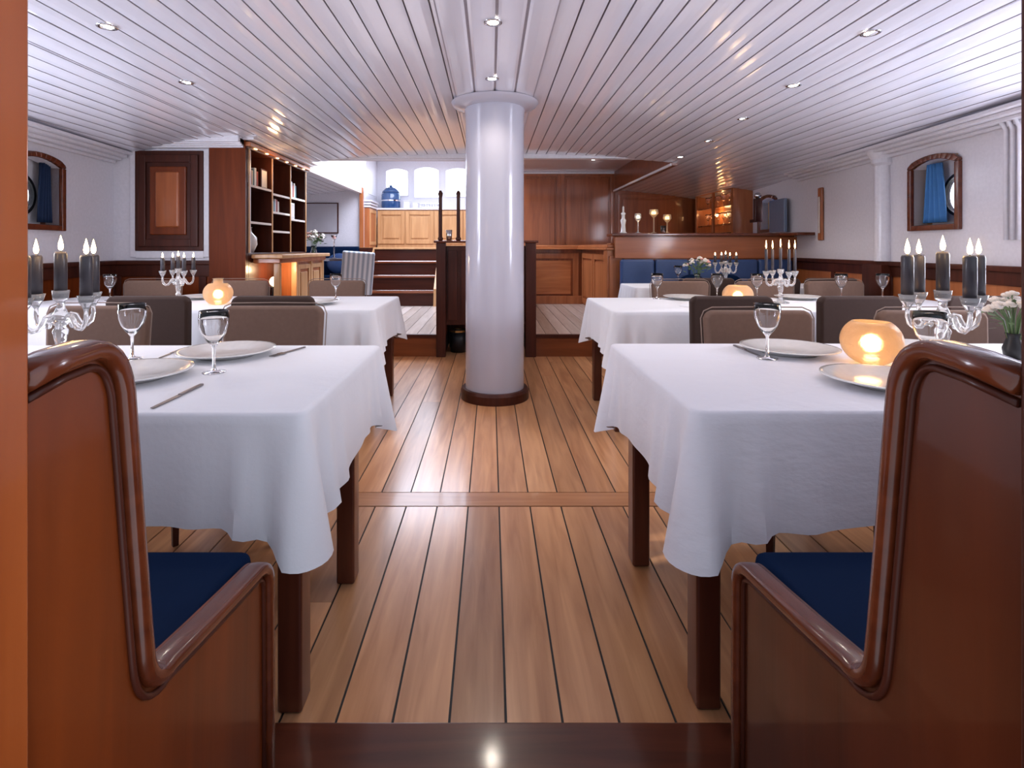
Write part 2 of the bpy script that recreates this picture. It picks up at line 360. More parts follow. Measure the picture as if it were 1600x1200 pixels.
def hull_window(name, side, y0, y1, za, zb, cu, curtain_mat, clabel, cspan, port=True):
    th = TH if side > 0 else PI-TH; s = -1 if side > 0 else 1
    r = sroot(name, (side*WX, 0, 0), th)
    u0, u1 = y0*U, y1*U
    mb = MB(); ya, yb = sorted((-s*.03, s*.0)); frame_arch(mb, u0, u1, za, zb, .05, .045, ya, yb)
    mb.build('frame', 'rim', r, bevel=.006)
    mb = MB(); a, b_ = sorted((s*.0, s*.14))
    mb.box(u0-.012, u0, a, b_, za-.01, zb+.06); mb.box(u1, u1+.012, a, b_, za-.01, zb+.06); mb.box(u0, u1, a, b_, za-.012, za)
    mb.box(u0, u1, a, b_, zb+.05, zb+.06); mb.build('reveal', 'kitchen' if side>0 else 'rim', r)
    mb = MB(); R = .15; cz_ = (za+zb)/2; n = 32; y = s*.14     # hull plating with round port
    for face_y in (y, y+s*.02):
        ci = [mb.bm.verts.new((cu+R*math.cos(2*PI*i/n), face_y, cz_+R*math.sin(2*PI*i/n))) for i in range(n)]
        co_ = []
        for i in range(n):
            dx, dz = math.cos(2*PI*i/n), math.sin(2*PI*i/n); k = .45/max(abs(dx), abs(dz)); co_.append(mb.bm.verts.new((cu+dx*k, face_y, cz_+dz*k)))
        for i in range(n): mb.quad([ci[i], ci[(i+1)%n], co_[(i+1)%n], co_[i]])
    mb.build('hull_plate', 'white', r)
    mb = MB()
    prof = [(R-.004, -.012), (R+.02, -.012), (R+.02, .012), (R-.004, .012), (R-.004, -.012)]
    mb.lathe(prof, 32, cap=False); o = mb.build('porthole_ring', 'black', r, smooth=False); o.rotation_euler = (PI/2, 0, 0); o.location = (cu, y-s*.012, cz_)
    mb = MB().lathe([(R, -.003), (R, .003)], 32); o = mb.build('pane', 'pane', r); o.rotation_euler = (PI/2, 0, 0); o.location = (cu, y+s*.01, cz_)
    # curtain
    a, b_ = cspan
    mb = MB(); n = 40; rows = 10; G = []
    for j in range(rows+1):
        t_ = j/rows; z = zb+.03 - (zb+.01-za)*t_; row = []
        w_ = (b_-a)*(.55+.45*t_)
        for i in range(n+1):
            q = i/n; uu = (a+b_)/2 - w_/2 + w_*q
            row.append(mb.bm.verts.new((uu, s*(.06 + .018*math.sin(q*26)*(1-.2*t_)), z)))
        G.append(row)
    for j in range(rows):
        for i in range(n): mb.quad([G[j][i], G[j][i+1], G[j+1][i+1], G[j+1][i]])
    o = mb.build('curtain', curtain_mat, smooth=True); md = o.modifiers.new('sol', 'SOLIDIFY'); md.thickness = .004
    o.location = (side*WX, 0, 0); o.rotation_euler = (0, 0, th); tag(o, clabel, 'curtain')
hull_window('window_1', -1, 3.80, 4.26, 1.33, 1.79, 4.02*U, 'curtain_d', 'dark navy curtain hanging in the arched left hull window', (4.13*U, 4.27*U))
hull_window('window_2', 1, 3.90, 4.36, 1.33, 1.79, 4.05*U, 'curtain', 'bright blue gathered curtain in the arched right hull window', (4.10*U, 4.35*U))
hull_window('window_3', 1, 6.95, 7.45, 1.40, 1.78, 7.1*U, 'curtain', 'small blue curtain in the far right window above the bar shelf', (7.0*U, 7.2*U))

# left alcove wall (faces the camera) and the picture wall behind the bookcase
wl = MB().box(-3.9, -2.3, 4.98, 5.06, 0, 2.3); struct(wl.build('wall_left_alcove', 'white'))
wl = MB().box(-4.1, -2.25, 9.3, 9.38, 0, 2.3); wl.box(-2.42, -2.29, 9.38, 10.7, 0, 2.25); struct(wl.build('wall_back_left', 'white'))
wl = MB().box(-2.3, -2.24, 9.24, 9.31, .23, 2.2); struct(wl.build('trim_10', 'orange'))
# kitchen back wall with three arched windows
KW = [(-2.10, -1.67, 2.20, 2.68, .05), (-1.53, -1.05, 2.16, 2.70, .06), (-.90, -.42, 2.18, 2.69, .05)]
wall('wall_back', -2.42, .18, 1.15, 3.0, 10.6, 10.72, KW, 'white')
for i, (a, b_, za, zb, rs) in enumerate(KW):
    r = sroot('window_%d' % (4+i), (a, 10.62, za))
    mb = MB(); frame_arch(mb, 0, b_-a, 0, zb-za, rs, .02, -.04, 0); mb.build('window_frame', 'white', r)
    mb = MB().box(0, b_-a, .03, .036, 0, zb-za+rs); mb.build('pane', 'pane', r)
wl = MB().box(-2.29, .1, 9.25, 10.6, 1.08, 1.15); wl.mi = 1; wl.box(-2.29, -.9, 9.22, 9.27, 1.11, 1.155); struct(wl.build('floor_galley', ['floor', 'kitchen']))
wl = MB().box(-.86, .18, 9.25, 9.35, 0, 1.15); struct(wl.build('wall_galley_front', 'dark'))

# right wood-panelled wall
def framed_panel(mb, mbp, axis, a0, a1, z0, z1, d, t_=.02, st=.06, raised=True):
    # frame in mb, field in mbp;  axis 'Y': plane y=d facing -Y ; axis 'X': plane x=d facing -X ; 'x': plane x=d facing +X
    def bx(m_, p0, p1, q0, q1, da, db):
        lo, hi = sorted((da, db))
        if axis == 'Y': m_.box(p0, p1, lo, hi, q0, q1)
        else: m_.box(lo, hi, p0, p1, q0, q1)
    sg = 1 if axis == 'x' else -1
    bx(mb, a0, a0+st, z0, z1, d, d+sg*t_); bx(mb, a1-st, a1, z0, z1, d, d+sg*t_)
    bx(mb, a0+st, a1-st, z1-st, z1, d, d+sg*t_); bx(mb, a0+st, a1-st, z0, z0+st, d, d+sg*t_)
    if raised: bx(mbp, a0+st+.035, a1-st-.035, z0+st+.035, z1-st-.035, d, d+sg*t_*.8)
wl = MB().box(.18, 4.1, 9.4, 9.5, 0, 2.56); struct(wl.build('wall_back_right', 'panelwood'))
a = MB(); p = MB()
for x0, x1 in ((.2, 1.24), (1.24, 2.2)): framed_panel(a, p, 'Y', x0, x1, 1.0, 2.48, 9.4, .025, .07)
framed_panel(a, p, 'Y', 2.26, 3.7, 1.0, 2.1, 9.4, .02, .06)
o = struct(a.build('trim_11', 'panelwood', bevel=.006)); p.mi = 0; struct(p.build('trim_12', 'panelwood', bevel=.01))

# partition wainscot in front of it and along its right side
r = thing('panelled_partition', 'orange mahogany panelled half-height partition on the raised platform right of the pillar', 'partition', (1.0, 8.65, .23))
MB().box(.3, 1.5, 8.68, 8.78, .23, 1.12).box(1.5, 1.6, 6.5, 8.78, .23, 1.12).build('body', 'panelwood', r, True)
a = MB(); p = MB(); framed_panel(a, p, 'Y', .34, 1.44, .26, 1.06, 8.68, .025, .09)
a.box(.3, 1.5, 8.62, 8.68, .23, .36); p.build('raised_panel', 'orange_x', r, True, bevel=.01)
framed_panel(a, p2 := MB(), 'X', 6.75, 7.65, .26, 1.06, 1.5, .02, .08); framed_panel(a, p2, 'X', 7.7, 8.6, .26, 1.06, 1.5, .02, .08)
a.build('panel_frame', 'orange', r, True, bevel=.006); p2.build('raised_panel', 'orange', r, True, bevel=.01)
MB().box(1.42, 1.62, 6.46, 6.66, .23, 1.12).box(1.445, 1.595, 6.44, 6.46, .36, 1.05).build('end_post', 'orange', r, True, bevel=.006)
MB().box(.3, 1.66, 8.58, 8.82, 1.12, 1.15).box(1.40, 1.66, 6.42, 8.82, 1.12, 1.15).box(.3, 1.68, 8.6, 8.8, 1.15, 1.19).box(1.42, 1.64, 6.44, 8.82, 1.15, 1.19).box(1.46, 1.6,6.46,6.66,1.19,1.205).build('cap_moulding', 'orange_x', r, True, bevel=.008)

# enclosure behind the pillar (companionway down)
r = thing('stair_enclosure', 'dark mahogany companionway enclosure standing directly behind the white pillar', 'enclosure', (0, 5.6, 0))
MB().box(-.575, -.475, 5.54, 5.62, 0, 1.2).build('post', 'dark', r, True, bevel=.006)
MB().box(.365, .475, 5.54, 5.62, 0, 1.2).build('post', 'dark', r, True, bevel=.006)
a = MB().box(-.475, .365, 5.60, 5.64, .33, 1.17)
for k in range(6): a.box(-.475+k*.14+.02, -.475+k*.14+.12, 5.585, 5.60, .38, 1.12)
a.build('panel', 'dark', r, True, bevel=.004)
MB().box(-.48, .37, 6.1, 6.13, 0, 1.17).box(-.50, -.475, 5.62, 9.2, .23, 1.17).box(.365, .39, 5.62, 9.2, .23, 1.17).build('inner_wall', 'dark', r, True)
MB().box(-.6, .5, 5.52, 5.66, 1.2, 1.225).build('handrail', 'rim', r, True, bevel=.008)
r = thing('glass_screen', 'short glass screen with dark posts on top of the companionway enclosure', 'screen', (-.5, 5.6, 1.225))
for x in (-.535, -.345): MB().lathe([(.022, 0), (.03, .02), (.02, .04), (.018, .45), (.026, .5), (.012, .53)], 12).build('post', 'dark', r, loc=(x+.5, 0, 0), smooth=True)
MB().box(-.512, -.365, 5.597, 5.603, 1.24, 1.68).build('pane', 'pane', r, True)
o = MB().lathe([(0, 0), (.028, 0), (.034, .11), (.031, .11), (.026, .008), (0, .008)], 20, cap=False).build('metal_cup', 'chrome', smooth=True, loc=(-.44, 5.56, 1.226))
tag(o, 'small shiny metal cup on the dark rail left of the pillar', 'cup')
r = thing('waste_bin', 'small black bin with brass rim on the floor left of the pillar foot', 'bin', (-.36, 5.85, 0))
MB().lathe([(0, 0), (.085, 0), (.10, .23), (.095, .23), (.08, .01), (0, .01)], 24, cap=False).build('body', 'black', r, smooth=True)
MB().lathe([(.097, .225), (.106, .225), (.106, .245), (.097, .245), (.097, .225)], 24, cap=False).build('rim', 'brass', r)

# stairs up to the galley
r = thing('staircase', 'dark wooden steps with pale nosings climbing to the galley', 'stairs', (-1.4, 8.3, .23))
for k in range(4):
    y0 = 8.3 + .25*k - (.0 if k else 0)
    z1 = .23+.23*(k+1)
    MB().box(-2.0, -.9, 8.32+.25*k, 8.36+.25*k, .23+.23*k, z1-.03).build('riser', 'dark_x', r, True)
    MB().box(-2.0, -.9, 8.29+.25*k, 8.6+.25*k, z1-.03, z1-.002).build('tread', 'mahog_x' if k < 3 else 'kitchen', r, True, bevel=.006)
MB().prism([(8.25, .23), (8.3, .5), (9.22, 1.3), (9.22, .23)], 'X', -.9, -.86).build('stringer', 'kitchen', r, True)
MB().prism([(8.25, .23), (8.3, .5), (9.22, 1.15), (9.22, .23)], 'X', -2.05, -2.0).build('stringer', 'kitchen', r, True)
struct(MB().box(-2.29, -2.06, 9.2, 9.25, .23, 1.15).build('trim_13', 'dark'))

# galley cabinets
def cabinet(x0, x1, label, y=10.0):
    r = thing('galley_cabinet', label, 'cabinet', ((x0+x1)/2, y, 1.15), group='honey wood galley cabinets')
    MB().box(x0, x1, y, y+.55, 1.15, 1.86).build('body', 'kitchen', r, True)
    a = MB(); p = MB(); framed_panel(a, p, 'Y', x0+.01, x1-.01, 1.22, 1.84, y, .022, .07)
    d = a.build('door', 'kitchen', r, True, bevel=.005)
    p.build('raised_panel', 'kitchen', d, True, bevel=.012)
    return r
cabinet(-2.15, -1.62, 'honey wood galley cabinet left of the two whole ones, under the dark blue pot')
cabinet(-1.62, -1.07, 'honey wood galley cabinet directly above the right half of the steps')
cabinet(-1.07, -.52, 'honey wood galley cabinet partly behind the dark posts beside the pillar')
cabinet(-.52, .05, 'honey wood galley cabinet hidden mostly by the white pillar')
r = thing('corner_cabinet', 'narrow honey wood cabinet turned sideways at the left end of the galley', 'cabinet', (-2.22, 9.7, 1.15))
MB().box(-2.28, -2.17, 9.42, 9.99, 1.15, 1.86).build('body', 'orange', r, True)
a = MB(); p = MB(); framed_panel(a, p, 'x', 9.44, 9.97, 1.2, 1.84, -2.17, .012, .06); a.build('door', 'kitchen', r, True, bevel=.004)
for k in range(3): MB().box(-2.285, -2.15+.012*k, 9.41, 9.99, 1.87+.05*k, 1.905+.05*k).build('cornice', 'white', r, True, bevel=.006)
o = MB().box(-2.16, .08, 9.97, 10.58, 1.865, 1.90).build('worktop', 'white', bevel=.006); tag(o, 'long pale worktop running over the galley cabinets below the windows', 'worktop')
r = thing('blue_pot', 'large dark blue enamel pot with lid on the galley worktop', 'pot', (-1.93, 10.2, 1.90))
MB().lathe([(0, 0), (.17, 0), (.185, .03), (.185, .27), (.165, .31), (.15, .31), (.15, .02), (0, .02)], 28, cap=False).build('body', 'enamel', r, smooth=True)
MB().lathe([(.17, .31), (.16, .34), (.10, .40), (.03, .42), (.03, .45), (0, .46)], 28).build('lid', 'enamel', r, smooth=True)
MB().lathe([(.187, .14), (.19, .14), (.19, .165), (.187, .165)], 28, cap=False).build('band', 'chrome', r)
for x, w_, h_, lab in ((-1.62, .12, .14, 'small white box on the galley worktop just right of the blue pot'), (-1.45, .1, .10, 'low white tub on the galley worktop between the first two windows')):
    r = thing('storage_tub', lab, 'tub', (x, 10.2, 1.90)); MB().box(-w_/2, w_/2, -.06, .06, 0, h_).build('body', 'china', r, bevel=.01); MB().box(-w_/2-.004, w_/2+.004, -.064, .064, h_, h_+.015).build('lid', 'white', r, bevel=.004)
r = thing('dish_rack', 'chrome dish rack on the galley worktop under the middle window', 'rack', (-1.17, 10.2, 1.90))
a = MB()
for z in (.02, .09): a.tube([(-.2, -.12, z), (.2, -.12, z), (.2, .12, z), (-.2, .12, z), (-.2, -.12, z)], .006)
for k in range(9): a.tube([(-.2+.05*k, -.12, .02), (-.2+.05*k, -.12, .09)], .004); 
a.box(-.2, .2, -.12, .12, 0, .012); a.build('frame', 'chrome', r)
# picture on the alcove wall
r = thing('framed_print', 'pale wide print in a thin dark frame on the wall beyond the bookcase', 'picture', (-3.0, 9.3, 1.4))
MB().box(-3.35, -2.68, 9.27, 9.3, 1.4, 1.94).build('frame', 'dark_x', r, True, bevel=.004); MB().box(-3.33, -2.70, 9.262, 9.27, 1.42, 1.92).build('print', 'picture', r, True)

# ------------------------------------------------------------------ wainscots
def wainscot(name, side, y0, y1, n, mat_f, mat_p, z1=1.03):
    th = TH if side > 0 else PI-TH; s = -1 if side > 0 else 1
    r = sroot(name, (side*WX, 0, 0), th)
    a, b_ = sorted((-s*.002, -s*.025)); mb = MB().box(y0*U, y1*U, a, b_, .1, z1-.04); mb.build('boarding', mat_p, r)
    a, b_ = sorted((-s*.025, -s*.04)); fr = MB(); w_ = (y1-y0)*U/n
    fr.box(y0*U, y1*U, a, b_, .0, .16); fr.box(y0*U, y1*U, a, b_, z1-.13, z1-.04)
    for k in range(n+1): u = y0*U+k*w_; fr.box(u-.035, u+.035, a, b_, .16, z1-.13)
    fr.build('stiles', mat_f, r, bevel=.004)
    a, b_ = sorted((-s*.0, -s*.06)); MB().box(y0*U, y1*U, a, b_, z1-.04, z1).build('rail', 'dark', r, bevel=.006)
wainscot('trim_14', 1, .1, 6.42, 7, 'dark', 'orange')
wainscot('trim_15', -1, .1, 4.95, 5, 'dark', 'mahog')
r = sroot('trim_16', (0, 4.98, 0))
MB().box(-3.55, -2.3, 4.955, 4.98, .1, .99).build('boarding', 'mahog', r, True)
a = MB().box(-3.55, -2.3, 4.94, 4.955, .0, .16).box(-3.55, -2.3, 4.94, 4.955, .88, .99)
for x in (-3.5, -3.1, -2.7, -2.33): a.box(x-.035, x+.035, 4.94, 4.955, .16, .88)
a.build('stiles', 'dark', r, True, bevel=.004); MB().box(-3.55, -2.3, 4.92, 4.98, .99, 1.03).build('rail', 'dark_x', r, True, bevel=.006)
# white coves along the deckhead
for nm, pts in (('trim_17', [(-3.60, 4.98), (-2.3, 4.98)]),):
    MBc = MB(); 
    for k in range(4): MBc.box(-3.58, -2.3, 4.9-.03*k+.0, 4.99, 2.10+.012*k-.02, 2.12+.02*k)
    struct(MBc.build(nm, 'white', bevel=.004))
for side in (1, -1):
    th = TH if side > 0 else PI-TH; s = -1 if side > 0 else 1
    mb = MB()
    for k in range(4):
        d = .04+.05*k; a, b_ = sorted((0, -s*d)); zt = cz(wallx(4)) ; mb.box(0, (6.3 if side > 0 else 4.95)*U, a, b_, zt-.10+.026*k, zt-.074+.026*k)
    o = mb.build('trim_%d' % (18 if side > 0 else 19), 'white', bevel=.005); o.location = (side*WX, 0, 0); o.rotation_euler = (0,0,th); struct(o)
# white frame and wooden locker door on the alcove wall
r = thing('wall_locker_door', 'dark mahogany locker door with raised narrow panel set in the left alcove wall', 'locker door', (-3.02, 4.98, 1.13))
MB().box(-3.34, -2.70, 4.95, 4.98, 1.12, 2.06).build('door_leaf', 'dark', r, True, bevel=.006)
a = MB(); p = MB(); framed_panel(a, p, 'Y', -3.30, -2.74, 1.16, 2.02, 4.95, .02, .07); a.build('stiles', 'dark', r, True, bevel=.006)
MB().box(-3.19, -2.85, 4.93, 4.95, 1.27, 1.91).build('moulding', 'mahog', r, True, bevel=.014, segs=3)
MB().box(-3.13, -2.91, 4.915, 4.95, 1.34, 1.86).build('raised_panel', 'panelwood', r, True, bevel=.016, segs=3)
a = MB().box(-3.39, -3.34, 4.96, 4.98, 1.06, 2.08).box(-2.70, -2.65, 4.96, 4.98, 1.06, 2.08).box(-3.34, -2.70, 4.96, 4.98, 1.05, 1.12)
struct(a.build('trim_20', 'white', bevel=.005))
# white pipes on the right hull wall
for nm, y, rr, lab in (('trim_21', 4.72, .065, ''),):
    x = wallx(y)-.03
    mb = MB().lathe([(rr, 1.03), (rr, 1.88), (rr*1.4, 1.90), (rr*1.3, 1.94), (rr*1.9, 2.0), (rr*2.2, 2.1)], 24, (x, y, 0)); mb.mi = 1; mb.box(x-.1, x+.06, y-.12, y+.12, 0, 1.0)
    struct(mb.build(nm, ['white', 'dark'], smooth=False))
mb = MB()
for k in range(3): y = 3.36+.05*k; mb.tube([(wallx(y)-.03, y, 1.2), (wallx(y)-.03, y, 1.92), (wallx(y)-.08, y, 2.0)], .014, 10)
struct(mb.build('trim_22', 'white', smooth=True))
# narrow wooden instrument board on right wall
r = thing('wall_barometer', 'narrow upright wooden instrument board on the white right wall', 'barometer', (wallx(5.8)-.0, 5.8, 1.23), TH)
MB().box(-.045, .045, .002, .03, 0, .58).build('board', 'orange', r, bevel=.012); MB().box(-.016, .016, .03, .038, .08, .48).build('tube', 'petal', r, bevel=.004)

# ------------------------------------------------------------------ bar end (right back)
r = sroot('wall_bar', (2.6, 6.4, 0))
MB().box(1.62, 3.69, 6.42, 6.5, 0, 1.30).build('boarding', 'panelwood', r, True)
MB().box(1.5, 3.7, 6.38, 6.42, 1.02, 1.28).build('upper_board', 'panel_x', r, True, bevel=.004)
MB().box(1.45, 3.72, 6.32, 6.62, 1.29, 1.325).build('ledge', 'rim', r, True, bevel=.008)
MB().box(3.45, 3.72, 5.95, 6.32, 1.29, 1.325).build('ledge', 'rim', r, True, bevel=.008)
r = thing('blue_bench', 'long blue buttoned banquette against the panelled bar wall', 'bench', (2.5, 6.1, 0))
a = MB()
for k in range(5): a.box(1.55+.41*k, 1.95+.41*k, 6.27, 6.375, .48, 1.01)
a.build('backrest', 'blue', r, True, bevel=.03, segs=3)
MB().box(1.55, 3.6, 5.88, 6.27, .36, .48).build('seat', 'blue', r, True, bevel=.03, segs=3); MB().box(1.55, 3.6, 5.93, 6.37, 0, .36).build('base', 'dark_x', r, True)
for k, (x, lab) in enumerate(((2.35, 'navy cushion on the blue banquette, left one'), (2.78, 'navy cushion on the blue banquette, right one behind candles'))):
    o = MB().sphere((0, 0, 0), .2, 20, 12, (1, .32, .9)).build('cushion', 'navy', smooth=True, loc=(x, 6.17, .66)); tag(o, lab, 'cushion')
# stemware cabinet
r = thing('stemware_cabinet', 'mahogany cabinet with lit shelves of glassware in the far right corner', 'cabinet', (3.7, 8.4, 1.2))
a = MB().box(3.55, 3.83, 7.72, 7.76, 1.2, 2.08).box(3.55, 3.83, 9.1, 9.14, 1.2, 2.08).box(3.8, 3.83, 7.76, 9.1, 1.2, 2.08).box(3.55, 3.83, 7.72, 9.14, 1.16, 1.2)
for y in (7.74, 8.42, 9.1): a.box(3.535, 3.56, y-.03, y+.03, 1.2, 2.08)
a.box(3.53, 3.56, 7.72, 9.14, 2.02, 2.08); a.build('carcass', 'orange', r, True)
for z in (1.5, 1.78): MB().box(3.56, 3.8, 7.77, 9.09, z, z+.012).build('shelf', 'glass', r, True)
MB().box(3.5, 3.83, 7.9, 9.1, 0, 1.16).build('base', 'dark', r, True)
lamp('cabinet_light', 'POINT', (0, 0, .84), 7, (1, .55, .22), .05, r)
lamp('cabinet_light', 'POINT', (0, .3, .5), 4, (1, .55, .22), .05, r)
a = MB().box(3.745, 3.775, 6.95+.0, 7.0, 1.36, 1.80)
r = thing('wall_bracket_panel', 'dark narrow wooden bracket hanging beside the far right window', 'bracket', (wallx(7.2)-.14, 7.2, 1.5))
MB().box(-.05, .05, -.03, .03, 0, .32).build('board', 'dark', r, bevel=.008); MB().sphere((0, 0, .36), .045, 12, 8).build('finial', 'chrome', r, smooth=True)
MB().box(-.012, .012, -.012, .2, -.0, .04).build('arm', 'dark', r)
o = MB().box(-.02, .02, -.22, .22, 0, .42).build('flat_screen', 'screen', bevel=.008, loc=(wallx(6.74)-.07, 6.74, 1.345)); o.rotation_euler = (0, 0, -math.atan(WT))
tag(o, 'blue grey flat screen on the right wall standing over the bar ledge end', 'screen')

# ------------------------------------------------------------------ pillar
r = sroot('trim_23', (.03, 4.08, 0))
MB().lathe([(.225, 0), (.225, 2.15), (.232, 2.2), (.228, 2.215), (.26, 2.225), (.32, 2.24), (.335, 2.262), (.30, 2.27)], 64).build('pillar_shaft', 'pillar', r, smooth=True)
a = r.children[0]; md = a.modifiers.new('es', 'EDGE_SPLIT'); md.split_angle = .9
MB().lathe([(.225, .0), (.262, 0), (.262, .06), (.25, .08), (.225, .08)], 64, cap=False).build('pillar_base_ring', 'dark', r)

# ------------------------------------------------------------------ downlights
spots = [(-1.84, 2.53, 'ceiling downlight over the left front table, nearest the camera on that side'), (-1.94, 3.36, 'ceiling downlight above the second left table'),
 (0.01, 2.61, 'ceiling downlight in the centre boards, the nearer one in front of the pillar'), (0.008, 3.48, 'ceiling downlight in the centre boards right before the pillar head'),
 (1.87, 2.6, 'ceiling downlight over the right front table, nearest on that side'), (1.96, 3.42, 'ceiling downlight on the right, second from the front'),
 (2.04, 4.27, 'ceiling downlight on the right, third from the front'), (2.12, 5.13, 'ceiling downlight on the right, fourth from the front'), (2.2-.04, 6.02, 'ceiling downlight on the right nearest the bar edge')]
proto = None
for x, y, lab in spots:
    z = 2.266 if abs(x) < .3 else cz(x)
    if proto is None:
        proto = thing('ceiling_downlight', lab, 'downlight', (x, y, z), group='recessed ceiling downlights')
        MB().lathe([(.028, 0), (.045, 0), (.045, -.006), (.036, -.008), (.028, -.004)], 24, cap=False).build('bezel', 'chrome', proto, smooth=True)
        MB().lathe([(0, -.003), (.03, -.003), (.03, .004)], 24, cap=False).build('lens', 'bulb', proto)
        lamp('downlight_beam', 'SPOT', (0, 0, -.02), DOWNLIGHT_W, (1, .88, .76), .04, proto, None, 2.5)
    else: dup(proto, (x, y, z), 0, lab)
dup(proto, (.68, 7.95, 2.499), 0, 'ceiling downlight in the recessed panel just right of the pillar', .8)
dup(proto, (1.57, 8.1, 2.499), 0, 'ceiling downlight in the recessed panel before the wood panelled wall', .8)

# ------------------------------------------------------------------ foreground: door jambs and benches
struct(MB().box(-.70, -.445, .30, .51, 0, 1.62).build('trim_24', wood('jamb_wood', (.22, .040, .007), (.40, .095, .020), 'Z', .28, .5, 3, 0, .06), bevel=.004))
struct(MB().box(.50, .75, .30, .50, 0, 1.62).build('trim_25', 'dark', bevel=.004))
def bez(p0, p1, p2, n=6): return [tuple((1-t)**2*a + 2*t*(1-t)*b_ + t*t*c_ for a, b_, c_ in zip(p0, p1, p2)) for t in [i/n for i in range(n+1)]]
def bench(side, xe, label, mp):
    y0b = .512 if side < 0 else .501
    path = [(y0b, 1.030), (.56, 1.040)] + bez((.60, 1.043), (.652, 1.040), (.664, .975), 8) + [(.672, .90), (.684, .78), (.697, .66)] + bez((.702, .62), (.708, .565), (.748, .572), 8) + [(.84, .556), (.94, .540)] + bez((1.03, .527), (1.085, .518), (1.088, .47), 8) + [(1.09, .25), (1.09, .02)]
    r = thing('dining_bench', label, 'bench', (xe, .8, 0))
    # end panel
    poly = path + [(y0b, .02)]
    x_in = xe; x_out = xe + side*.035
    a = MB().prism(poly, 'X', x_in + side*.008, x_out); a.build('end_panel', mp, r, True)
    # moulded cap following the edge
    mb = MB(); prof = []
    for k in range(16):
        an = 2*PI*k/16; ca, sa = math.cos(an), math.sin(an)
        prof.append((math.copysign(abs(ca)**.6, ca)*.021, math.copysign(abs(sa)**.6, sa)*.012))
    rings = []
    N = len(path)
    for i, (y, z) in enumerate(path):
        a_, b_ = path[max(i-1, 0)], path[min(i+1, N-1)]; d = Vector((b_[0]-a_[0], b_[1]-a_[1])).normalized(); nrm = Vector((d.y, -d.x))
        rings.append([mb.bm.verts.new((xe + side*.014 + px_, y + nrm.x*(.010-pn), z + nrm.y*(.010-pn))) for px_, pn in prof])
    for a_, b_ in zip(rings, rings[1:]):
        for k in range(16): mb.quad([a_[k], a_[(k+1)%16], b_[(k+1)%16], b_[k]])
    mb.quad(rings[0]); mb.quad(rings[-1]); mb.build('moulded_cap', 'rim', r, True, smooth=True)
    # inner bead
    pb = []
    for i, (y, z) in enumerate(path):
        a_, b_ = path[max(i-1, 0)], path[min(i+1, N-1)]; d = Vector((b_[0]-a_[0], b_[1]-a_[1])).normalized(); nrm = Vector((d.y, -d.x)); pb.append((xe+side*.006, y + nrm.x*.030, z + nrm.y*.030))
    mb = MB(); mb.tube(pb, .0045, 8); mb.build('bead', 'dark', r, True, smooth=True)
    xo = xe + side*1.45
    lo, hi = sorted((xe+side*.036, xo))
    MB().box(lo, hi, .66, 1.06, .05, .42).build('base', 'mahog', r, True)
    MB().prism([(.53, .42), (.67, .42), (.62, 1.02), (.53, 1.02)], 'X', lo, hi).build('backrest', 'mahog', r, True, bevel=.01)
    lo2, hi2 = sorted((xe+side*.042, xo))
    MB().box(lo2, hi2, .705, 1.10, .425, .525).build('seat_cushion', 'navy', r, True, bevel=.022, segs=4)
    return r
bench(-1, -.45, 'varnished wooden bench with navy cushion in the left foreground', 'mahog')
bench(1, .50, 'varnished wooden bench with navy cushion in the right foreground', wood('mahogany_dark', (.045, .009, .003), (.10, .020, .006), 'Z', .3, .5, 3, 0, .06))  # shade on the right bench, put into a darker copy of the mahogany

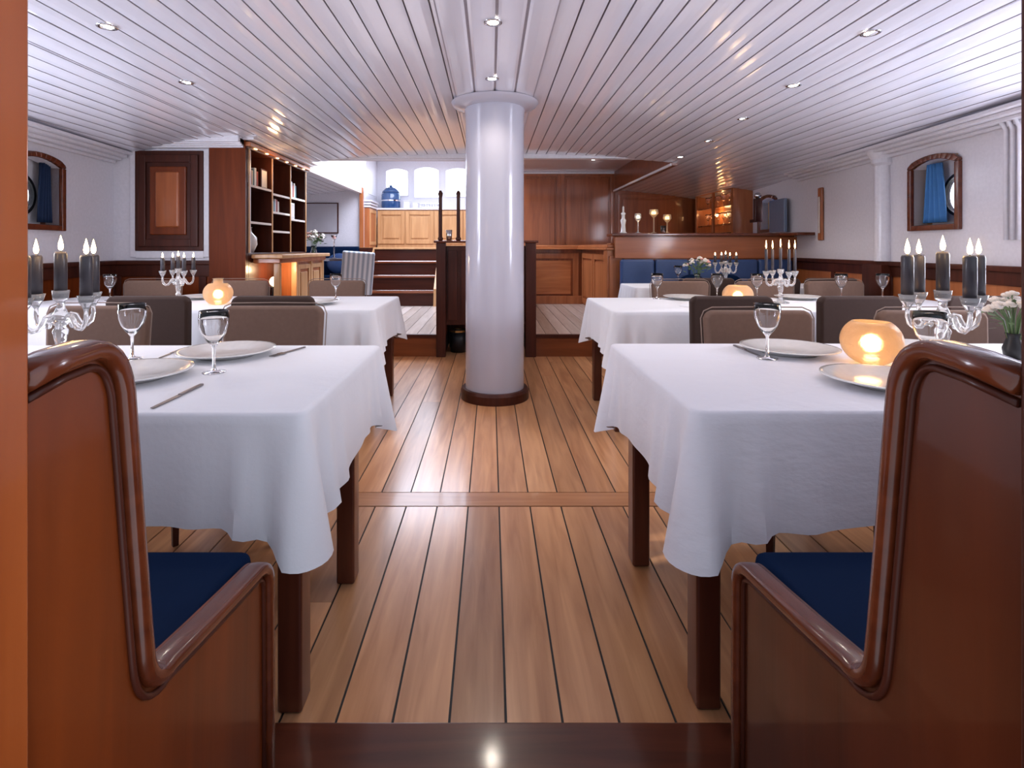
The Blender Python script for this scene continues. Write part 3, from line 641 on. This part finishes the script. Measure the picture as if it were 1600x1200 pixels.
# ------------------------------------------------------------------ tables with cloths
def table(x0, x1, y0, y1, name_where, legs_y=None, legm='leg'):
    z = .75; inx = .055
    r = thing('dining_table', 'dark wooden dining table %s, its top hidden by a white cloth' % name_where, 'table', ((x0+x1)/2, (y0+y1)/2, 0))
    MB().box(x0, x1, y0, y1, z-.03, z).build('tabletop', 'dark_x', r, True)
    MB().box(x0+.06, x1-.06, y0+.07, y1-.07, z-.12, z-.03).build('apron', 'dark_x', r, True)
    ly = legs_y or (y0+.05, y1-.12)
    for a in (x0+.006, x1-.068):
        for b_ in ly: MB().box(a, a+.062, b_, b_+.07, 0, z-.03).build('leg', legm, r, True, bevel=.008)
def cloth(x0, x1, y0, y1, label, mat='cloth', h=.26, seed=1, spike=.27, cat='tablecloth', wave=1):
    rnd = random.Random(seed); z = .762; rc = .022; P = []
    cs = [(x1-rc, y0+rc, -90), (x1-rc, y1-rc, 0), (x0+rc, y1-rc, 90), (x0+rc, y0+rc, 180)]
    W = [(x1-x0), (y1-y0)]
    corners = []
    s = 0
    pts = []
    for ci, (cx, cy, a0) in enumerate(cs):
        for k in range(9):
            an = math.radians(a0+90*k/8); pts.append((cx+rc*math.cos(an), cy+rc*math.sin(an), math.cos(an), math.sin(an), k/8 - .5, ci))
        nx = cs[(ci+1) % 4]; an = math.radians(a0+90); ex, ey = cx+rc*math.cos(an), cy+rc*math.sin(an); fx, fy = nx[0]+rc*math.cos(an), nx[1]+rc*math.sin(an)
        L_ = math.hypot(fx-ex, fy-ey); n = max(8, int(L_/.02))
        for k in range(1, n): pts.append((ex+(fx-ex)*k/n, ey+(fy-ey)*k/n, math.cos(an), math.sin(an), None, ci))
    CO = [(x1, y0), (x1, y1), (x0, y1), (x0, y0)]
    ph = [rnd.uniform(0, 6) for _ in range(8)]
    mb = MB(); rows = [(0, 0), (.006, .002), (.010, .008)] + [(None, j/12) for j in range(1, 13)]
    G = []
    for ri, (o1, d1) in enumerate(rows):
        ring = []
        for i, (px_, py_, nx_, ny_, cc, ci) in enumerate(pts):
            dist = min(math.hypot(px_-a, py_-b_) for a, b_ in CO); dist = max(0, dist-.012)
            kx = (px_+py_*1.3)
            if o1 is not None: off, dz = o1, d1
            else:
                hem = h*(1 + spike*max(0, 1-dist/.16)**1.2) + .008*math.sin(kx*5+ph[0])
                dz = .008 + (hem-.008)*d1
                t_ = d1
                fold = math.exp(-(dist/.16)**2)
                off = .010 + t_*(.010 + .055*math.exp(-(dist/.038)**2) + .032*math.exp(-((dist-.125)/.026)**2) - .018*math.exp(-((dist-.075)/.026)**2) + .014*math.exp(-((dist-.24)/.04)**2))
                off += wave*t_*(.008*math.sin(kx*7+ph[1]) + .005*math.sin(kx*17+ph[2]))*(1-fold*.6)
            ring.append(mb.bm.verts.new((px_+nx_*off, py_+ny_*off, z-dz)))
        G.append(ring)
    n = len(pts)
    mb.quad(G[0])
    for a, b_ in zip(G, G[1:]):
        for i in range(n): mb.quad([a[i], b_[i], b_[(i+1)%n], a[(i+1)%n]])
    o = mb.build('tablecloth', mat, smooth=True); md = o.modifiers.new('sol', 'SOLIDIFY'); md.thickness = .003; md.offset = -1
    md = o.modifiers.new('es', 'EDGE_SPLIT'); md.split_angle = 1.0
    return tag(o, label, cat)
table(-2.25, -.46, 1.262, 2.08, 'front left', (1.30, 1.80)); cloth(-2.27, -.445, 1.247, 2.095, 'smooth white tablecloth on the left front table', 'cloth', .265, 3)
table(.505, 2.3, 1.275, 2.12, 'front right', (1.31, 1.90)); cloth(.49, 2.32, 1.262, 2.135, 'creased white tablecloth on the right front table', 'cloth2', .275, 5)
table(-3.22, -.755, 3.33, 4.2, 'second row left'); cloth(-3.24, -.74, 3.32, 4.21, 'white tablecloth on the second table on the left side', 'cloth', .27, 7)
table(.765, 3.22, 3.24, 4.08, 'second row right'); cloth(.75, 3.24, 3.23, 4.09, 'white tablecloth on the second table on the right side', 'cloth', .27, 9)
table(1.43, 3.45, 5.15, 5.73, 'by the banquette'); cloth(1.415, 3.46, 5.14, 5.74, 'white tablecloth on the far right table by the blue banquette', 'cloth', .27, 11)

# ------------------------------------------------------------------ chairs
def chair(mat, label, loc, rz, group):
    r = thing('dining_chair', label, 'chair', loc, rz, 1, group)      # faces +Y locally, backrest at y=-.22
    a = MB(); n = 10
    a.prism([(-.215, .30), (-.235, .84), (-.225, .865), (-.20, .875), (.20, .875), (.225, .865), (.235, .84), (.215, .30)], 'Y', -.03, .03)
    o = a.build('backrest', mat, r, bevel=.018, segs=3); o.location = (0, -.225, 0); o.rotation_euler = (math.radians(3), 0, 0); 
    MB().box(-.23, .23, -.21, .24, .36, .46).build('seat', mat, r, bevel=.025, segs=3)
    for sx in ((-1, 1) if mat == 'tan' else ()):
        MB().tube([(sx*.232, -.0, .34), (sx*.25, .0, .84), (sx*.236, 0, .872), (sx*.2, 0, .888), (0, 0, .890)], .0026, 6).build('piping', 'piping', o)
    for x in (-.19, .19):
        for y in (-.2, .2): MB().lathe([(.014, 0), (.022, .37)], 4, (x, y, 0)).build('leg', 'dark', r)
    return r
gt = 'tan chairs'; gd = 'dark brown chairs'
t0 = chair('tan', 'tan velvet chair facing us beyond the left front table, right one', (-1.03, 2.24, 0), PI, 'tan velvet chairs beyond the front tables')
dup(t0, (-1.86, 2.24, 0), PI, 'tan velvet chair facing us beyond the left front table, behind the big candles')
dup(t0, (1.175, 2.06, 0), PI, 'tan velvet chair facing us behind the wine glass on the right front table')
dup(t0, (1.94, 2.06, 0), PI, 'tan velvet chair facing us behind the candelabra on the right front table')
d0 = chair('brown', 'dark brown back-turned chair at the second left table, behind the wine glass', (-1.95, 3.28, 0), 0, 'dark brown chairs with backs to the camera')
dup(d0, (-1.24, 3.28, 0), 0, 'dark brown back-turned chair at the second left table, nearest the aisle')
dup(d0, (1.37, 3.28, 0), 0, 'dark brown back-turned chair at the second right table, nearest the aisle')
dup(d0, (2.10, 3.28, 0), 0, 'dark brown back-turned chair at the second right table, above the amber globe')
dup(d0, (2.82, 3.28, 0), 0, 'dark brown back-turned chair at the second right table, nearest the wall')
g2 = 'tan chairs on the far side of the second tables'
for x, lab in ((-2.86, 'tan chair beyond the second left table, farthest left'), (-2.12, 'tan chair beyond the second left table, behind the small amber globe'), (-1.30, 'tan chair beyond the second left table, nearest the steps')):
    dup(t0, (x, 4.20, 0), PI, lab, 1, g2)
for x, lab in ((1.57, 'tan chair beyond the second right table, nearest the aisle'), (2.27, 'tan chair beyond the second right table, behind the tall thin candles'), (2.85, 'greyish tan chair beyond the second right table, nearest the wall')):
    dup(t0, (x, 4.12, 0), PI, lab, 1, g2)
for x, lab in ((1.97, 'dark brown back-turned chair at the far right table, nearest the aisle'), (2.56, 'dark brown back-turned chair at the far right table, middle one'), (3.08, 'dark brown back-turned chair at the far right table, beside the wall')):
    dup(d0, (x, 5.05, 0), 0, lab)

# ------------------------------------------------------------------ candelabra
def candelabra_proto(label, loc):
    r = thing('crystal_candelabra', label, 'candelabra', loc, 0, 1, 'five-light crystal candelabras')
    MB().lathe([(0, 0), (.058, 0), (.06, .006), (.04, .014), (.016, .024), (.012, .04), (.02, .055), (.012, .07), (.016, .09), (.022, .12), (.014, .135), (.028, .15), (.03, .165), (.018, .18), (.011, .20), (.012, .215), (.02, .22), (.024, .25), (.019, .25), (.015, .226), (0, .224)], 20, cap=False).build('stem', 'crystal', r, smooth=True)
    for k in range(4):
        an = math.radians(32+90*k); ca, sa = math.cos(an), math.sin(an)
        pa = [(ca*q, sa*q, z) for q, z in ((.02, .158), (.035, .172), (.048, .166), (.056, .148), (.068, .132), (.085, .130), (.10, .142), (.107, .165), (.107, .20))]
        am = MB().tube(pa, [.007, .0075, .008, .008, .008, .008, .008, .007, .006], 10).build('arm', 'crystal', r, smooth=True)
        MB().lathe([(0, .188), (.007, .19), (.011, .20), (.019, .215), (.025, .236), (.021, .236), (.016, .217), (0, .213)], 20, (ca*.107, sa*.107, 0), cap=False).build('cup', 'crystal', am, smooth=True)
    for k in range(4):
        an = math.radians(77+90*k); MB().sphere((.03*math.cos(an), .03*math.sin(an), .14), .009, 8, 6, (1, 1, 1.5)).build('prism_drop', 'crystal', r)
    return r
def candle_proto(label, loc):
    r = thing('candle', label, 'candle', loc, 0, 1, 'lit dark candles in the candelabras')
    MB().lathe([(0, 0), (.0145, 0), (.0145, .11), (.012, .116), (.006, .112), (0, .112)], 20, cap=False).build('wax', 'candle', r, smooth=True)
    MB().tube([(0, 0, .11), (0, 0, .124)], .0012, 6).build('wick', 'wick', r)
    MB().lathe([(0, .118), (.0046, .122), (.0062, .129), (.005, .138), (.0023, .149), (0, .158)], 12, cap=False).build('flame', 'flame', r, smooth=True)
    return r
K = None; KC = None
def candelabra(loc, where, sc=1, tall=1.0, rz=0, L=1.2, thick=1):
    global K, KC
    lab = 'clear crystal five-arm candelabra with dark lit candles %s' % where
    if K is None: K = candelabra_proto(lab, loc); K.rotation_euler = (0, 0, rz)
    else: dup(K, loc, rz, lab, sc)
    posn = [(0, 0, .226)]+[(.107*math.cos(math.radians(32+90*k)+rz), .107*math.sin(math.radians(32+90*k)+rz), .215) for k in range(4)]
    order = sorted(range(1, 5), key=lambda i: posn[i][0] - loc[0]/loc[1]*posn[i][1])
    words = {0: 'the tall centre cup', order[0]: 'the leftmost arm', order[1]: 'the inner left arm', order[2]: 'the inner right arm', order[3]: 'the rightmost arm'}
    for pi_, (x, y, z) in enumerate(posn):
        wd_ = words[pi_]
        l2 = 'lit dark candle in %s of candelabra %s' % (wd_, where)
        p_ = (loc[0]+x*sc, loc[1]+y*sc, loc[2]+z*sc)
        if KC is None: KC = candle_proto(l2, p_); KC.scale = (sc*thick, sc*thick, tall)
        else:
            c_ = dup(KC, p_, 0, l2); c_.scale = (sc*thick, sc*thick, tall)
    o = lamp('candle_glow', 'POINT', (loc[0], loc[1], loc[2]+.42*sc), L, (1, .6, .28), .08)
TZ = .7625
candelabra((-1.385, 1.70, TZ), 'on the left front table', tall=1.28, rz=math.radians(-47), thick=1.2)
candelabra((1.455, 1.70, TZ), 'on the right front table', tall=1.28, rz=math.radians(-37), thick=1.2)
candelabra((-2.25, 3.80, TZ), 'on the second left table', .95, .95, math.radians(18.6))
candelabra((2.03, 3.70, TZ), 'on the second right table', .95, 1.5, math.radians(-31), thick=.7)
candelabra((2.41, 5.42, TZ), 'on the far right table', 1.0, .8, math.radians(-34))

# ------------------------------------------------------------------ amber globes
def globe(loc, label, sc=1, squash=.72, neck=False):
    r = thing('amber_globe_lantern', label, 'tealight holder', loc, 0, 1, 'glowing amber globe tealight holders')
    R = .108*sc; H = R*2*squash; pr = []
    for k in range(15):
        a = math.radians(-66+ (66+52)*k/14); pr.append((R*math.cos(a), H/2+H/2*math.sin(a)/math.sin(math.radians(66))))
    zt = pr[-1][1]; rt = pr[-1][0]
    if neck: pr += [(rt*.55, zt+.004), (rt*.52, zt+.03), (rt*.62, zt+.035)]; rt = rt*.6
    inner = [(max(q-.004, .001), z+(.004 if i < 3 else 0)) for i, (q, z) in enumerate(pr)]
    MB().lathe([(0, pr[0][1])]+pr+list(reversed(inner))+[(0, inner[0][1])], 32, cap=False).build('globe', 'amber', r, smooth=True)
    t_ = MB().lathe([(0, 0), (.02, 0), (.02, .016), (0, .016)], 16, (0, 0, pr[0][1]+.006), cap=False).build('tealight', 'tea', r)
    lamp('tealight_glow', 'POINT', (0, 0, H*.45), .7, (1, .60, .26), .03, r)
    return r
globe((1.275, 1.77, TZ), 'glowing amber glass globe on the right front table beside the bench', .83, .84)
globe((1.66, 3.55, TZ), 'glowing amber glass globe on the second right table', .9, .74)
globe((-1.87, 3.62, TZ), 'glowing amber glass globe with a short neck on the second left table', .88, .8, True)

# ------------------------------------------------------------------ glasses, plates, cutlery
def wineglass_proto(label, loc):
    r = thing('wine_glass', label, 'wine glass', loc, 0, 1, 'clear stemmed wine glasses')
    MB().lathe([(0, 0), (.034, 0), (.034, .0025), (.012, .006), (.0055, .014), (.0045, .05), (.0055, .078), (.012, .088)], 28, cap=False).build('stem', 'glass', r, smooth=True)
    out = [(.012, .088), (.022, .100), (.034, .120), (.042, .145), (.0435, .165), (.042, .192)]
    MB().lathe([(0, .084)]+out+[(q-.0016, z+.001) for q, z in reversed(out[1:])]+[(.009, .094), (0, .094)], 28, cap=False).build('bowl', 'glass', r, smooth=True)
    return r
G0 = wineglass_proto('empty wine glass on the left front table, nearer the bench end', (-1.25, 1.84, TZ))
glasses = [((-.86, 1.64), 'empty wine glass on the left front table, in front of the white plate'),
 ((.963, 1.84), 'empty wine glass on the right front table, beside the far plate'),
 ((1.33, 1.60), 'empty wine glass on the right front table, partly behind the candelabra'),
 ((-1.16, 3.95), 'wine glass on the second left table, near the aisle end'),
 ((-2.80, 3.88), 'wine glass on the second left table, behind the big left candles'),
 ((1.26, 4.0), 'wine glass on the second right table, nearest the aisle'),
 ((1.70, 3.97), 'wine glass on the second right table, left of the amber globe'),
 ((1.99, 3.95), 'wine glass on the second right table, right of the amber globe'),
 ((2.62, 3.95), 'wine glass on the second right table, left of the wall pair'),
 ((2.93, 3.95), 'wine glass on the second right table, nearest the wall'),
 ((2.02, 5.7), 'wine glass on the far right table, left of the flowers')]
for (x, y), lab in glasses: dup(G0, (x, y, TZ), 0, lab)
PL = thing('dinner_plate', 'white plate on the left front table beyond the wine glass', 'plate', (-.95, 1.90, TZ), 0, 1, 'white rimmed dinner plates')
MB().lathe([(0, .003), (.09, .003), (.095, 0), (.10, .004), (.155, .021), (.165, .022), (.165, .025), (.152, .025), (.10, .009), (0, .009)], 48, cap=False).build('dish', 'china', PL, smooth=True)
for (x, y), lab in [((-1.07, 1.57), 'white plate on the left front table close behind the bench'), ((1.10, 1.95), 'white plate on the right front table at its far side'),
    ((1.12, 1.49), 'white plate on the right front table close to the bench'), ((-1.22, 3.62), 'white plate on the second left table near the aisle'), ((-2.2, 4.02), 'white plate on the second left table left of the candelabra'),
    ((1.47, 3.98), 'white plate on the second right table at its far side by the aisle'), ((2.32, 3.98), 'white plate on the second right table behind the thin candles'), ((2.83, 3.72), 'white plate on the second right table near the wall'), ((1.60, 1.95), 'white plate on the right front table far right by the flowers')]:
    dup(PL, (x, y, TZ), 0, lab)
KN = thing('table_knife', 'steel knife on the left front table pointing away, near the front edge', 'knife', (-.813, 1.38, TZ), 0, 1, 'steel table knives')
MB().prism([(-.006, -.11), (.004, -.115), (.007, 0), (-.007, 0)], 'Z', .001, .003).build('blade', 'steel', KN)
MB().box(-.006, .006, 0, .105, 0, .006).build('handle', 'steel', KN, bevel=.002)
dup(KN, (-1.17, 1.93, TZ), .1, 'steel knife lying left of the far plate on the left front table', .7)
dup(KN, (.96, 1.99, TZ), 0, 'steel knife beside the wine glass on the right front table', .9)
FK = thing('table_fork', 'steel fork right of the far plate on the left front table', 'fork', (-.75, 1.95, TZ), -.3, 1)
a = MB().box(-.004, .004, -.02, .1, .001, .005).box(-.012, .012, -.045, -.02, .002, .005)
for k in range(4): a.box(-.012+.0065*k, -.0085+.0065*k, -.085, -.045, .002, .004)
a.build('body', 'steel', FK)
nap = None
for (x, y), lab in [((-1.65, 3.55), 'folded white napkin on the second left table beside the globe'), ((1.35, 3.5), 'folded white napkin on the second right table near the aisle'), ((2.28, 3.5), 'folded white napkin on the second right table in front of the thin candles'), ((2.62, 1.95-.0), None)]:
    if lab is None: continue
    if nap is None:
        nap = MB().prism([(-.10, 0), (.10, 0), (.085, .012), (.02, .028), (-.06, .016)], 'Y', -.045, .045).build('napkin', 'cloth', bevel=.005); tag(nap, lab, 'napkin', 'folded white napkins'); nap.location = (x, y, TZ)
    else:
        q = nap.copy(); C.objects.link(q); q.location = (x, y, TZ); q.rotation_euler = (0, 0, .4); q['label'] = lab

# ------------------------------------------------------------------ flowers
def flowers(loc, label, h, rad, n, vase='glass', vh=.1, vr=.035, pinks=.2, leaves=40, seed=1, br=.022, name='flower_vase'):
    rnd = random.Random(seed)
    r = thing(name, label, 'flowers', loc)
    MB().lathe([(0, 0), (vr*.8, 0), (vr, vh*.4), (vr*.6, vh*.8), (vr*.75, vh), (vr*.65, vh), (vr*.5, vh*.8), (vr*.88, vh*.4), (vr*.7, .006), (0, .006)], 24, cap=False).build('vase', vase, r, smooth=True)
    st = MB(); lf = MB(); wb = MB(); pb = MB()
    for k in range(n):
        a = rnd.uniform(0, 2*PI); q = rad*math.sqrt(rnd.random()); z = vh + (h-vh)*(1-.45*(q/rad)**2)*rnd.uniform(.7, 1)
        x, y = q*math.cos(a), q*math.sin(a); st.tube([(x*.1, y*.1, vh*.4), (x*.4, y*.4, vh+(z-vh)*.5), (x, y, z)], .0018, 5)
        tgt = pb if rnd.random() < pinks else wb
        for j in range(7):
            aa = 2*PI*j/6; c_ = (x+.5*br*math.cos(aa)*(j > 0), y+.5*br*math.sin(aa)*(j > 0), z+rnd.uniform(-.2, .2)*br+(br*.3 if j == 0 else 0)); tgt.sphere(c_, br*.5, 7, 5, (1, 1, .7))
    for k in range(leaves):
        a = rnd.uniform(0, 2*PI); q = rad*rnd.uniform(.1, .95); z = vh + (h-vh)*rnd.uniform(.05, .75); L_ = br*rnd.uniform(1, 2)
        c_ = Vector((q*math.cos(a), q*math.sin(a), z)); d = Vector((math.cos(a+rnd.uniform(-.8, .8)), math.sin(a), rnd.uniform(-.1, .9))).normalized()*L_; s2 = d.cross(Vector((rnd.random(), .3, 1))).normalized()*L_*.3
        v = [lf.bm.verts.new(p_) for p_ in (c_, c_+d*.5+s2, c_+d, c_+d*.5-s2)]; lf.quad(v)
    st.build('stems', 'leaf', r); lf.build('leaves', 'leaf', r); wb.build('blossoms', 'petal', r, smooth=True)
    if len(pb.bm.verts): pb.build('pink_blossoms', 'pink', r, smooth=True)
flowers((1.82, 1.84, TZ), 'cream blossoms in a dark vase at the right edge of the right front table', .24, .085, 26, 'black', .09, .03, 0, 40, 3, .02)
flowers((2.13, 5.45, TZ), 'pink and cream flowers in a glass vase on the far right table', .30, .14, 14, 'glass', .12, .045, .4, 60, 5, .03)

# ------------------------------------------------------------------ bookcase and sideboard, left
r = thing('bookcase', 'tall dark mahogany bookcase with three open bays left of the steps', 'bookcase', (-2.45, 5.7, 0))
a = MB().box(-2.62, -2.29, 4.93, 4.99, 0, 2.15).box(-2.62, -2.29, 6.5, 6.55, 0, 2.13).box(-2.62, -2.56, 4.99, 6.5, 0, 2.13).box(-2.62, -2.27, 4.93, 6.55, 2.08, 2.15).box(-2.62, -2.29, 4.99, 6.5, 0, 1.10)
a.build('carcass', 'dark', r, True, bevel=.004)
MB().box(-2.625, -2.288, 4.918, 4.93, .02, 2.15).build('end_panel', 'mahog_m', r, True)
bays = [(5.0, 5.5), (5.52, 6.0), (6.02, 6.49)]
for y in (5.51, 6.01): MB().box(-2.56, -2.285, y-.012, y+.012, 1.1, 2.08).build('divider', 'dark', r, True)
for y in (4.985, 5.51, 6.01, 6.505): MB().box(-2.285, -2.276, y-.009, y+.009, 1.1, 2.1).build('edge_strip', 'kitchen', r, True)
shelves = {0: (1.40, 1.75), 1: (1.33, 1.53, 1.72), 2: (1.48, 1.73)}
for k, (y0, y1) in enumerate(bays):
    for z in shelves[k]: MB().box(-2.56, -2.29, y0, y1, z-.018, z).build('shelf', 'dark', r, True); MB().box(-2.292, -2.283, y0, y1, z-.02, z+.002).build('shelf_edge', 'petal', r, True)
MB().box(-2.30, -2.24, 4.92, 6.56, 2.10, 2.14).build('cornice', 'orange', r, True, bevel=.006)
for k in range(6):
    MB().lathe([(0, 0), (.022, 0), (.022, .006), (0, .006)], 12, (-2.27, 5.08+.26*k, 2.094), cap=False).build('puck_light', 'bulbw', r, True)
lamp('bookcase_light', 'POINT', (.27, -.3, 1.98), 1.5, (1, .6, .3), .05, r)
def book(y, z, w_, h_, m_, lab, dp=.17):
    o = MB().box(-.5*dp, .5*dp, 0, w_, 0, h_).build('book', m_, bevel=.003, loc=(-2.42, y, z)); tag(o, lab, 'book', 'books in the bookcase'); return o
rb = random.Random(4)
where = {(0, 1.75): 'near top shelf', (1, 1.53): 'centre middle shelf', (2, 1.73): 'far top shelf'}
cols = ['red', 'cream', 'teal', 'white']
for (k, z), wh in where.items():
    y = bays[k][0]+.12
    for j in range(5):
        w_ = rb.uniform(.025, .045); ci = (j+k) % 4; hh = rb.uniform(.15, .2) if z != 1.53 else rb.uniform(.12, .15)
        book(y, z+.001, w_, hh, BOOKS[ci], '%s book, %s from left on the %s of the bookcase' % (cols[ci], ('first', 'second', 'third', 'fourth', 'last')[j], wh)); y += w_+.002
r2 = thing('photo_frame', 'small pale picture leaning in the far bay of the bookcase', 'picture', (-2.36, 6.16, 1.481))
MB().box(-.01, .01, 0, .16, 0, .2).build('frame', 'white', r2, bevel=.003); MB().box(.01, .012, .02, .14, .02, .18).build('picture', 'picture', r2)
r2 = thing('photo_frame', 'pinkish picture standing on the top shelf of the near bookcase bay', 'picture', (-2.33, 5.33, 1.751)); MB().box(-.01, .01, 0, .15, 0, .2).build('frame', 'dark', r2, bevel=.003); MB().box(.01, .012, .015, .135, .015, .185).build('picture', 'petal', r2)
o = MB().lathe([(0, 0), (.05, 0), (.085, .08), (.08, .15), (.035, .2), (.03, .24), (.04, .25), (.032, .25), (.024, .2), (.07, .14), (.045, .01), (0, .01)], 24, cap=False).build('vase', 'china', smooth=True, loc=(-2.39, 5.2, 1.101)); tag(o, 'white bulbous vase in the bottom of the near bookcase bay', 'vase')
# white soffit over bookcase
struct(MB().box(-2.62, -2.2, 4.90, 6.6, 2.152, 2.19).box(-2.7, -2.16, 4.86, 6.64, 2.175, 2.20).build('trim_26', 'white', bevel=.006))
r = thing('sideboard', 'lit honey wood sideboard with pale top in front of the bookcase', 'sideboard', (-2.15, 5.75, 0))
MB().box(-2.28, -1.98, 5.02, 6.5, 1.045, 1.085).build('top', 'kitchen', r, True, bevel=.008)
MB().box(-2.28, -2.02, 5.06, 6.46, 1.0, 1.045).build('top_moulding', 'orange_x', r, True, bevel=.006)
for y in (5.1, 5.55, 6.0, 6.4): MB().box(-2.1, -2.04, y, y+.05, 0, 1.0).build('post', 'kitchen', r, True, bevel=.006)
MB().box(-2.28, -2.06, 5.6, 6.4, .3, 1.0).build('cupboard', 'orange', r, True)
a = MB(); p = MB()
for y in (5.62, 6.02): framed_panel(a, p, 'x', y, y+.37, .5, .97, -2.06, .015, .05)
a.build('door', 'kitchen', r, True, bevel=.004); p.build('raised_panel', 'kitchen', r, True, bevel=.008)
MB().box(-2.28, -2.02, 5.06, 6.46, .48, .52).build('shelf', 'kitchen', r, True)
lamp('niche_light', 'POINT', (.02, -.45, .93), 5, (1, .7, .4), .04, r)
r2 = thing('lantern', 'black lantern with a bright white lamp in the sideboard niche', 'lantern', (-2.17, 5.3, .521))
MB().lathe([(0, 0), (.07, 0), (.07, .24), (0, .24)], 4, cap=False).build('body', 'black', r2); MB().sphere((0, 0, .29), .05, 14, 10).build('lamp', 'tea', r2, smooth=True)

# ------------------------------------------------------------------ alcove corner beyond the bookcase
r = thing('side_table', 'small dark round table with flowers beyond the bookcase', 'table', (-2.62, 8.2, .23))
MB().lathe([(0, .72), (.38, .72), (.38, .75), (0, .75)], 32, cap=False).build('tabletop', 'steel', r); MB().lathe([(.2, 0), (.2, .02), (.03, .04), (.03, .72)], 20).build('pedestal', 'black', r)
flowers((-2.75, 8.2, .98), 'white flowers in a glass vase on the small round table', .42, .17, 16, 'glass', .2, .06, .1, 60, 8, .045)
r = thing('candle_stand', 'slim glass candle stand on the small round table', 'candle stand', (-2.42, 8.15, .98)); MB().lathe([(0, 0), (.05, 0), (.012, .02), (.01, .28), (.05, .36), (.045, .36), (0, .3)], 16, cap=False).build('stand', 'glass', r, smooth=True)
MB().lathe([(0, .31), (.022, .31), (.022, .36), (0, .36)], 12, cap=False).build('wax', 'pink', r)
r = thing('corner_sofa', 'dark navy sofa against the alcove wall under the framed print', 'sofa', (-3.0, 9.0, .23))
MB().box(-3.75, -2.3, 8.75, 9.28, .3, .68).build('seat', 'navy', r, True, bevel=.03); MB().box(-3.75, -2.3, 9.15, 9.28, .68, 1.17).build('backrest', 'navy', r, True, bevel=.03)
MB().box(-3.75, -2.3, 8.8, 9.25, .23, .3).build('base', 'dark_x', r, True)
o = MB().sphere((0, 0, 0), .22, 20, 12, (1, .35, .8)).build('cushion', 'blue', smooth=True, loc=(-2.6, 9.06, .88)); tag(o, 'bright blue cushion on the navy corner sofa', 'cushion')
r = thing('striped_chair', 'chair with pale blue and white striped cover left of the steps', 'chair', (-1.9, 7.35, .23), .25)
o = MB().box(-.21, .21, -.04, .04, .30, .88).build('backrest', 'stripe', r, bevel=.02); o.rotation_euler = (math.radians(10), math.radians(4), 0); o.location = (0, -.2, 0)
MB().box(-.22, .22, -.18, .25, .34, .44).build('seat', 'stripe', r, bevel=.02)
for x in (-.18, .18):
    for y in (-.15, .2): MB().box(x-.018, x+.018, y-.018, y+.018, 0, .34).build('leg', 'dark', r)

# ------------------------------------------------------------------ things on the bar ledge
def goblet(loc, label, h, col, rr):
    r = thing('candle_goblet', label, 'candle holder', loc, 0, 1, 'stemmed candle goblets on the bar ledge')
    MB().lathe([(0, 0), (.045, 0), (.014, .012), (.008, .03), (.008, h-.1), (.02, h-.09), (rr, h-.05), (rr*.9, h), (rr*.84, h), (rr*.92, h-.05), (0, h-.08)], 20, cap=False).build('stem_and_bowl', col, r, smooth=True)
    MB().lathe([(0, h-.06), (rr*.5, h-.06), (rr*.5, h-.035), (0, h-.035)], 12, cap=False).build('wax', 'tea', r)
goblet((1.99, 6.45, 1.326), 'tall stemmed amber candle goblet on the bar ledge', .29, 'amber', .055)
goblet((2.16, 6.47, 1.326), 'shorter stemmed amber candle goblet on the bar ledge', .23, 'amber', .05)
goblet((1.80, 6.46, 1.326), 'clear stemmed candle goblet on the bar ledge by the decanter', .24, 'crystal', .04)
r = thing('silver_candlestick', 'tall white pointed candlestick at the left end of the bar ledge', 'candlestick', (1.62, 6.46, 1.326))
MB().lathe([(0, 0), (.05, 0), (.03, .02), (.025, .1), (.035, .16), (.02, .18), (.02, .22), (.03, .24), (.012, .26)], 20).build('stick', 'china', r, smooth=True)
MB().lathe([(.011, 0), (.011, .06), (0, .075)], 12, (0, 0, .26)).build('wax', 'petal', r)
r = thing('drinking_glass', 'small clear tumbler standing on the bar ledge by the goblets', 'glass', (2.08, 6.37, 1.326)); MB().lathe([(0, 0), (.03, 0), (.036, .09), (.033, .09), (.027, .006), (0, .006)], 20, cap=False).build('cup', 'glass', r, smooth=True)
SG = None
for zi, z in enumerate((1.201, 1.513, 1.793)):
    for k in range(6):
        y = 7.9 + .2*k
        d = dup(G0, (3.66, y, z), 0, 'stemmed glass on the %s shelf of the lit corner cabinet' % ('bottom', 'middle', 'top')[zi], .95 if z < 1.5 else 1.0, 'stemware in the lit corner cabinet')
